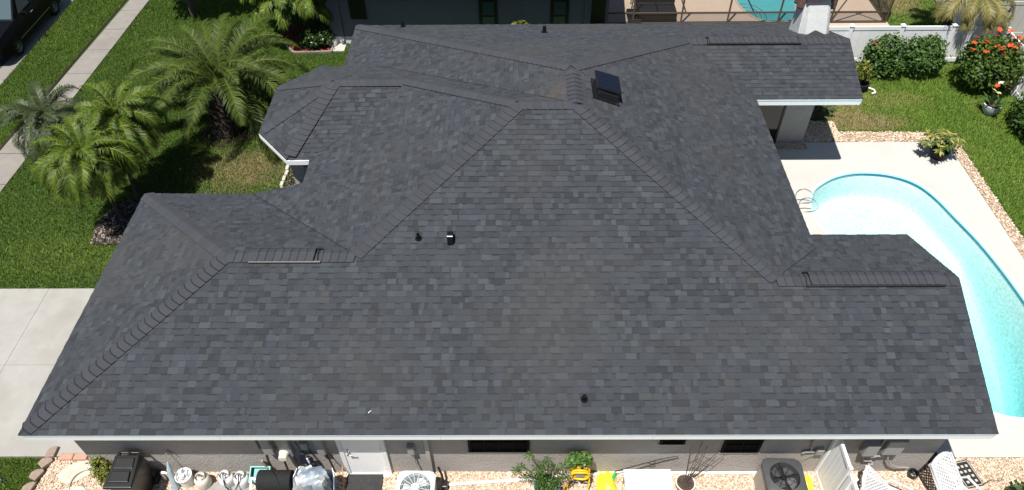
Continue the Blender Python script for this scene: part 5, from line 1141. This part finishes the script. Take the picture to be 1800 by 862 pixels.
for a, b, c in (((.05, 0, .4), (.12, .1, .8), (.22, .22, 1.25)), ((.1, .02, .4), (.22, .1, .7), (.45, .1, .78)), ((-.05, .05, .4), (-.2, .15, .8), (-.28, .2, 1.0)), ((.08, .02, .4), (.3, -.05, .55), (.5, .1, .65))): MB().tube([a, b, c], [.014, .012, .008], 6).build('dry_stalk', 'wood', bp_, smooth=True)
# hose reel
hrl = thing('hose_reel', 'yellow garden hose coiled on a wall reel with a plant sitting above it', 'hose reel', (10.45, .22, .62))
for k, (rx, rz) in enumerate(((.20, .17), (.185, .155), (.195, .165), (.17, .145), (.18, .15))): MB().tube([(rx*math.cos(a*.314), -.05-.05*k+.01*math.sin(a), rz*math.sin(a*.314)) for a in range(21)], .020, 6).build('hose_coil', 'yellow', hrl, smooth=True)
MB().lathe([(0, 0), (.10, 0), (.10, .26), (0, .26)], (0, .02, 0), 16, Matrix.Rotation(R(90), 3, 'X')).build('drum', 'greybox', hrl); MB().box((0, .09, 0), (.34, .05, .36)).build('bracket', 'greybox', hrl, bev=.02)
MB().tube([(.19, -.2, 0), (.2, -.24, -.25), (.17, -.34, -.5), (.05, -.42, -.585), (-.1, -.42, -.59), (-.21, -.34, -.57), (-.24, -.25, -.4), (-.22, -.2, -.2)], .016, 6).build('loose_hose', 'yellow', hrl, smooth=True)
MB().tube([(-.2, -.22, -.1), (-.30, -.3, -.4), (-.34, -.38, -.58), (-.3, -.48, -.60)], .016, 6).build('loose_hose', 'yellow', hrl, smooth=True); MB().tube([(-.05, -.15, -.32), (.08, -.22, -.56)], .016, 6).build('spray_wand', 'strap', hrl)
rp = thing('trailing_plant', 'bright green bushy plant on top of the yellow hose reel', 'plant', (10.42, .18, .85))
foliage('foliage', [(0, -.02, .12, .24, .14, .12), (.12, -.05, .05, .14, .12, .12), (-.14, -.05, .06, .14, .12, .1)], 700, .042, 72, 'leaf', rp, hollow=.1, floor=-.1, tone=(.2, 1.1)); MB().lathe([(.10, -.06), (.13, .06)], (0, 0, 0), 14).build('pot', 'black', rp)
# yellow bag
bg_ = thing('soil_bag', 'yellow plastic bag with green print slumped beside the pale table top', 'bag', (11.05, .02, 0))
V = []; F = []
for i in range(9):
    for j in range(9):
        u = -1+i/4; v = -1+j/4; z = .03+.20*max(0, 1-abs(u)**2.6)*max(0, 1-abs(v)**2.6)+.02*math.sin(i*2.1+j*1.7); V.append((u*.20+.03*math.sin(j), v*.34+.02*math.sin(i*1.9), z))
for i in range(8):
    for j in range(8): a = i*9+j; F.append((a, a+9, a+10, a+1))
MB().add(V, F).build('sack', 'bag', bg_, smooth=True)
for (x, y, l, rz) in ((.13, .16, .20, -.5), (.04, -.12, .2, .15), (.12, -.28, .12, .3)):
    MB().box((x, y, .205-.5*abs(y)**2-1.1*x*x), (.06, l, .012), rz=rz, taper=.5).build('print_mark', 'baggreen', bg_)
# white topped table
tb = thing('potting_table', 'pale white table top seen from above with thin legs, between bag and pot', 'table', (11.81, -.16, 0))
MB().box((0, 0, .53), (.95, .62, .03)).build('table_top', 'tabletop', tb, bev=.01)
for x in (-.42, .42):
    for y in (-.26, .26): MB().box((x, y, .26), (.04, .04, .51)).build('leg', 'wood', tb)
MB().tube([(-.62, .36, .34), (-.2, .40, .52), (.3, .44, .72), (.62, .46, .80)], .011, 6).build('rod', 'black', tb); MB().tube([(.1+.07*math.cos(a*.5), .42, .60+.05*math.sin(a*.5)) for a in range(13)], .007, 5).build('scroll', 'black', tb)
# pot with trellis
tr2 = thing('trellis_pot', 'clay pot of dry stems with a rusty wire fan trellis leaning on the wall', 'potted plant', (12.60, -.02, 0))
MB().lathe([(.13, 0), (.17, .18), (.185, .26), (.20, .265), (.20, .30), (.175, .30), (.17, .25)], (0, 0, 0), 24, capt=False).build('pot', 'terracotta', tr2, smooth=True); MB().lathe([(.182, .298), (.202, .298), (.202, .306), (.182, .306)], (0, 0, 0), 24, capb=False, capt=False).build('rim', 'tank', tr2)
MB().lathe([(0, .265), (.174, .265)], (0, 0, 0), 18, capb=False, capt=False).build('soil', 'potsoil', tr2)
g = random.Random(6); tw = MB()
for k in range(26):
    a = g.uniform(0, 6.28); r_ = g.uniform(0, .15); b_ = a+g.uniform(1, 2.5); r2_ = g.uniform(.02, .15); tw.tube([(r_*math.cos(a), r_*math.sin(a), .272), ((r_*math.cos(a)+r2_*math.cos(b_))/2, (r_*math.sin(a)+r2_*math.sin(b_))/2, .30+g.uniform(0, .03)), (r2_*math.cos(b_), r2_*math.sin(b_), .272)], .005, 4)
tw.build('dry_roots', 'bark', tr2, kind='stuff')
fan_t = [(-.04, .20, 1.38), (.16, .24, 1.52), (.30, .26, 1.30), (.55, .28, 1.02), (.72, .28, .92)]
for k, p in enumerate(fan_t): MB().tube([(.0+.02*k, .06, .25), tuple(p)], .007, 5).build('wire', 'bark', tr2)
for f in (.35, .55, .75): MB().tube([Vector((.0+.02*k, .06, .25)).lerp(Vector(p), f) for k, p in enumerate(fan_t)], .005, 5).build('cross_wire', 'bark', tr2)
MB().tube([(.02, .03, .27), (.15, .1, .6), (.4, .2, .95)], [.012, .010, .006], 6).build('dry_stem', 'bark', tr2); MB().tube([(.02, .05, .27), (.2, .18, .5), (.26, .2, .7)], [.01, .008, .004], 6).build('dry_stem', 'bark', tr2)
# white vinyl gate / fence panel from the wall
gp = thing('vinyl_gate', 'white vinyl gate panel standing out from the wall beside the dark air conditioner', 'gate', (15.38, .34, 0))
for k in range(5): MB().box((.004*k, -.10-k*.115-.05, .80), (.024, .108, 1.42)).build('board', 'vinyl', gp)
MB().box((0, -.03, .80), (.06, .07, 1.62)).build('stile', 'vinyl', gp, bev=.006); MB().box((.02, -.70, .80), (.06, .07, 1.62)).build('stile', 'vinyl', gp, bev=.006)
MB().box((.01, -.365, 1.56), (.055, .60, .10)).build('rail', 'vinyl', gp, bev=.006); MB().box((.01, -.365, .10), (.055, .60, .12)).build('rail', 'vinyl', gp, bev=.006)
gp2 = thing('vinyl_fence', 'white vinyl fence post and panel at the bottom edge, continuing the white gate', 'fence', (15.42, -.52, 0))
pp_ = MB().box((0, 0, .78), (.125, .125, 1.56)).build('post', 'vinyl', gp2, bev=.008); MB().box((0, 0, 1.565), (.10, .10, .012)).build('post_top', 'matlight', pp_)
for k in range(5): MB().box((-.0, -.16-k*.18, .76), (.024, .17, 1.3)).build('board', 'vinyl', gp2)
MB().box((0, -.52, 1.45), (.055, .9, .12)).build('rail', 'vinyl', gp2, bev=.006)
# two yellow bags behind
for (x, y, lab) in ((15.08, .02, 'yellow bag peeping out between the dark air conditioner and the white gate'), (15.78, .02, 'yellow bag peeping out between the white gate and the plastic lounger')):
    o = MB().box((0, 0, .16), (.28, .40, .30), taper=.6).build('yellow_sack', 'bag', bev=.06, loc=(x, y, 0)); tag(o, lab, 'bag')
# plastic loungers
def lounger(name, label, loc, rz, lean, tip):
    t_ = thing(name, label, 'lounger', loc); t_.rotation_euler = (R(tip), R(lean), rz)
    for sx in (-1, 1): MB().tube([(sx*.30, -.75, .30), (sx*.30, -.2, .33), (sx*.30, .3, .33), (sx*.29, .62, .62), (sx*.26, .86, .86)], .034, 8).build('side_rail', 'plastwhite', t_, smooth=True)
    for y, z in ((-.75, .30), (.3, .33), (.86, .86)): MB().tube([(-.30, y, z), (.30, y, z)], .032, 8).build('cross_rail', 'plastwhite', t_)
    for sx in (-1, 1):
        for y in (-.6, .25): MB().tube([(sx*.30, y, .32), (sx*.32, y-.05, 0)], .028, 8).build('leg', 'plastwhite', t_)
        MB().tube([(sx*.33, -.1, .33), (sx*.35, -.08, .55), (sx*.35, .35, .58), (sx*.31, .42, .45)], .026, 8).build('arm', 'plastwhite', t_, smooth=True)
    def lattice(name, o_, ux, uy, w_, l_, bulge):
        """woven plastic panel: crossed diagonal strips inside a rim, slightly dished"""
        mb = MB(); n_ = ux.cross(uy).normalized(); st = .085
        def P_(x, y): return o_+ux*x+uy*y+n_*(bulge*((2*x/w_)**2-1))
        k0 = int((w_+l_)/st)+1
        for sg in (1, -1):
            for k in range(-k0, k0+1):
                pts = []
                for q in range(33):
                    y = l_*q/32; x = k*st+sg*y-(sg*l_/2)
                    if abs(x) <= w_/2: pts.append(P_(x, y))
                for p0, p1 in zip(pts[:-1], pts[1:]):
                    d = (p1-p0).normalized(); sd = n_.cross(d)*.019
                    mb.add([p0+sd, p0-sd, p1-sd, p1+sd], [(0, 1, 2, 3)])
        mb.build(name, 'plastwhite', t_, kind='stuff')
        rim = [P_(-w_/2+w_*i/8, 0) for i in range(9)]+[P_(w_/2, l_*i/6) for i in range(1, 7)]+[P_(w_/2-w_*i/8, l_+.035*math.sin(math.pi*i/8)) for i in range(1, 9)]+[P_(-w_/2, l_-l_*i/6) for i in range(1, 7)]
        MB().tube(rim, .022, 6).build('rim', 'plastwhite', t_, smooth=True)
    lattice('seat', Vector((0, -.74, .35)), Vector((1, 0, 0)), Vector((0, 1, 0)), .56, 1.0, .015)
    lattice('backrest', Vector((0, .30, .36)), Vector((1, 0, 0)), Vector((0, .70, .714)), .58, .78, .035)
    return t_
lg1 = lounger('plastic_lounger', 'white woven plastic lounger turned sideways next to the white gate post', (16.82, -.50, .0), R(62), 0, 0); lg1.scale = (1, 1, .74)
lg2 = lounger('plastic_lounger', 'white woven plastic lounger nearest the house corner with its back raised', (18.02, -.52, .0), R(32), 0, 0)
# patterned mat
pm_ = thing('patterned_mat', 'dark patterned outdoor mat lying on the gravel right of the loungers', 'mat', (18.50, .28, .05), R(12))
MB().box((0, 0, 0), (.40, .58, .012)).build('mat_base', 'matpat', pm_)
for sx in (-1, 1): MB().box((sx*.175, 0, .0075), (.014, .53, .004)).build('border', 'matlight', pm_)
for sy in (-1, 1): MB().box((0, sy*.262, .0075), (.34, .014, .004)).build('border', 'matlight', pm_)
for i in range(3):
    for j in range(4): MB().prism([(.036*math.cos(a*.785)*(1 if a % 2 else .7), .036*math.sin(a*.785)*(1 if a % 2 else .7)) for a in range(8)], .006, .0095).build('motif', 'matlight', pm_, loc=(-.095+i*.095, -.165+j*.11, 0))
tg_ = shrub('spiky_plant', 'green and yellow strappy plant at the bottom right corner in the gravel', 'plant', (19.35, -.28), [(0, 0, .22, .30, .28, .22), (.3, -.1, .25, .3, .28, .24)], 700, .06, 73, 'leafd', [[(0, 0, 0), (.05, .05, .3)]], hollow=.2)
g = random.Random(9)
for k in range(22):
    a = g.uniform(0, 6.28); l = g.uniform(.3, .5); x, y = g.uniform(-.1, .4), g.uniform(-.15, .12); d = Vector((math.cos(a)*.6, math.sin(a)*.6, .8)); sdv = Vector((-math.sin(a), math.cos(a), 0))*.02
    MB().add([Vector((x, y, .1))-sdv, Vector((x, y, .1))+sdv, Vector((x, y, .1))+d*l*.7+sdv*.8, Vector((x, y, .1))+d*l-Vector((0, 0, .06)), Vector((x, y, .1))+d*l*.7-sdv*.8], [(0, 1, 2, 4), (4, 2, 3)], g.random()).build('leaf', 'leafw', tg_, tone=True)
o = MB().tube([(18.72, .05, .05), (18.9, .12, .12), (19.02, .05, .2), (19.1, .2, .34)], [.012, .010, .008, .004], 6).build('dry_branch', 'bark', smooth=True); tag(o, 'thin dry branch sticking up left of the strappy plant', 'branch')
hb2 = thing('hose_hanger', 'black round hanger on the shaded wall near the house corner', 'hanger', (17.0, .20, .0))
MB().lathe([(.05, 0), (.10, .02), (.10, .13), (.08, .14), (.07, .10)], (.36, .06, .03), 14, capt=False).build('cup', 'black', hb2, smooth=True); MB().box((.36, .14, .12), (.05, .1, .04)).build('bracket', 'black', hb2)
dr2 = thing('black_pump', 'black pump housing on the ground in the shadow of the house corner', 'pump', (17.82, .62, 0))
MB().lathe([(.11, 0), (.12, .05), (.12, .26), (.09, .32), (0, .34)], (0, 0, 0), 16).build('housing', 'black', dr2, smooth=True); MB().tube([(-.05, -.05, .1), (-.12, -.22, .05), (-.05, -.4, .03)], .025, 8).build('pipe', 'copper', dr2, smooth=True)
# ------------------------------------------------------------------ parked car
CR = thing('parked_car', 'black parked car at the kerb in the top left corner', 'car', (-9.75, 18.2, .0))
def loft(secs, name, m, par, bev=0, smooth=True):
    n = len(secs[0][1]); vv = [(x, y, z) for y, ps in secs for x, z in ps]; ff = [(i*n+k, i*n+(k+1) % n, (i+1)*n+(k+1) % n, (i+1)*n+k) for i in range(len(secs)-1) for k in range(n)]
    ff += [tuple(range(n-1, -1, -1)), tuple((len(secs)-1)*n+k for k in range(n))]
    return MB().add(vv, ff).build(name, m, par, smooth=smooth, bev=bev)
def sec(wb, wt, z0, z1): return [(-wb, z0), (-wb*1.02, (z0+z1)*.45), (-wb*.99, z1*.86), (-wt, z1), (wt, z1), (wb*.99, z1*.86), (wb*1.02, (z0+z1)*.45), (wb, z0)]
loft([(-2.38, sec(.70, .60, .38, .66)), (-2.28, sec(.82, .70, .28, .84)), (-1.6, sec(.88, .78, .24, .98)), (-.8, sec(.88, .80, .24, 1.04)), (1.9, sec(.88, .80, .24, 1.06)), (2.25, sec(.84, .74, .30, 1.02)), (2.4, sec(.74, .66, .38, .9))], 'body', 'carpaint', CR)
def cab(wb, wt, z0, z1): return [(-wb, z0), (-wt, z1), (wt, z1), (wb, z0)]
loft([(-.95, cab(.80, .79, 1.0, 1.03)), (-.15, cab(.80, .60, 1.0, 1.50)), (.2, cab(.80, .60, 1.0, 1.56)), (1.5, cab(.80, .60, 1.0, 1.54)), (2.2, cab(.78, .72, 1.0, 1.06))], 'cabin', 'carpaint', CR)
MB().add([(-.72, -.90, 1.07), (.72, -.90, 1.07), (.56, -.20, 1.492), (-.56, -.20, 1.492)], [(0, 1, 2, 3)]).build('windscreen', 'carglass', CR)
for y0, y1 in ((-.55, .35), (.42, 1.35)):
    MB().add([(.802, y0, 1.09), (.802, y1, 1.09), (.655, min(y1, 1.3)-.05, 1.46), (.655, max(y0+.35, -.1), 1.46)], [(0, 1, 2, 3)]).build('side_window', 'glass', CR)
for sx in (-1, 1):
    for y in (-1.47, 1.47):
        wl_ = MB().lathe([(.20, -.10), (.31, -.10), (.325, -.07), (.325, .07), (.31, .10), (.20, .10)], (sx*.80, y, .325), 28, Matrix.Rotation(R(90), 3, 'Y'), capb=False, capt=False).build('wheel', 'tyre', CR, smooth=True)
        MB().lathe([(0, .085), (.05, .09), (.06, .075), (.17, .07), (.205, .10), (.215, .10)], (sx*.80, y, .325), 24, Matrix.Rotation(R(90*sx), 3, 'Y'), capb=False, capt=False).build('rim', 'rim', wl_, smooth=True)
        for k in range(8):
            a = k*math.pi/4; MB().box((sx*.885, y+.12*math.cos(a), .325+.12*math.sin(a)), (.03, .022, .15), M=Matrix.Rotation(a-math.pi/2, 3, 'X')).build('spoke', 'rim', wl_)
    mr_ = MB().box((sx*.96, -.50, 1.10), (.20, .11, .15), taper=.8).build('wing_mirror', 'carpaint', CR, bev=.04); MB().box((sx*.96, -.44, 1.10), (.15, .008, .10)).build('mirror_glass', 'steel', mr_)
    MB().box((sx*.60, -2.30, .68), (.30, .12, .12)).build('headlight', 'carglass', CR, bev=.03)
MB().box((0, -2.36, .52), (.9, .06, .16)).build('grille', 'black', CR, bev=.02)
MB().box((.905, .0, .46), (.02, 2.3, .03)).build('side_trim', 'rim', CR)
MB().box((.895, .10, .86), (.03, .16, .03)).build('door_handle', 'rim', CR)
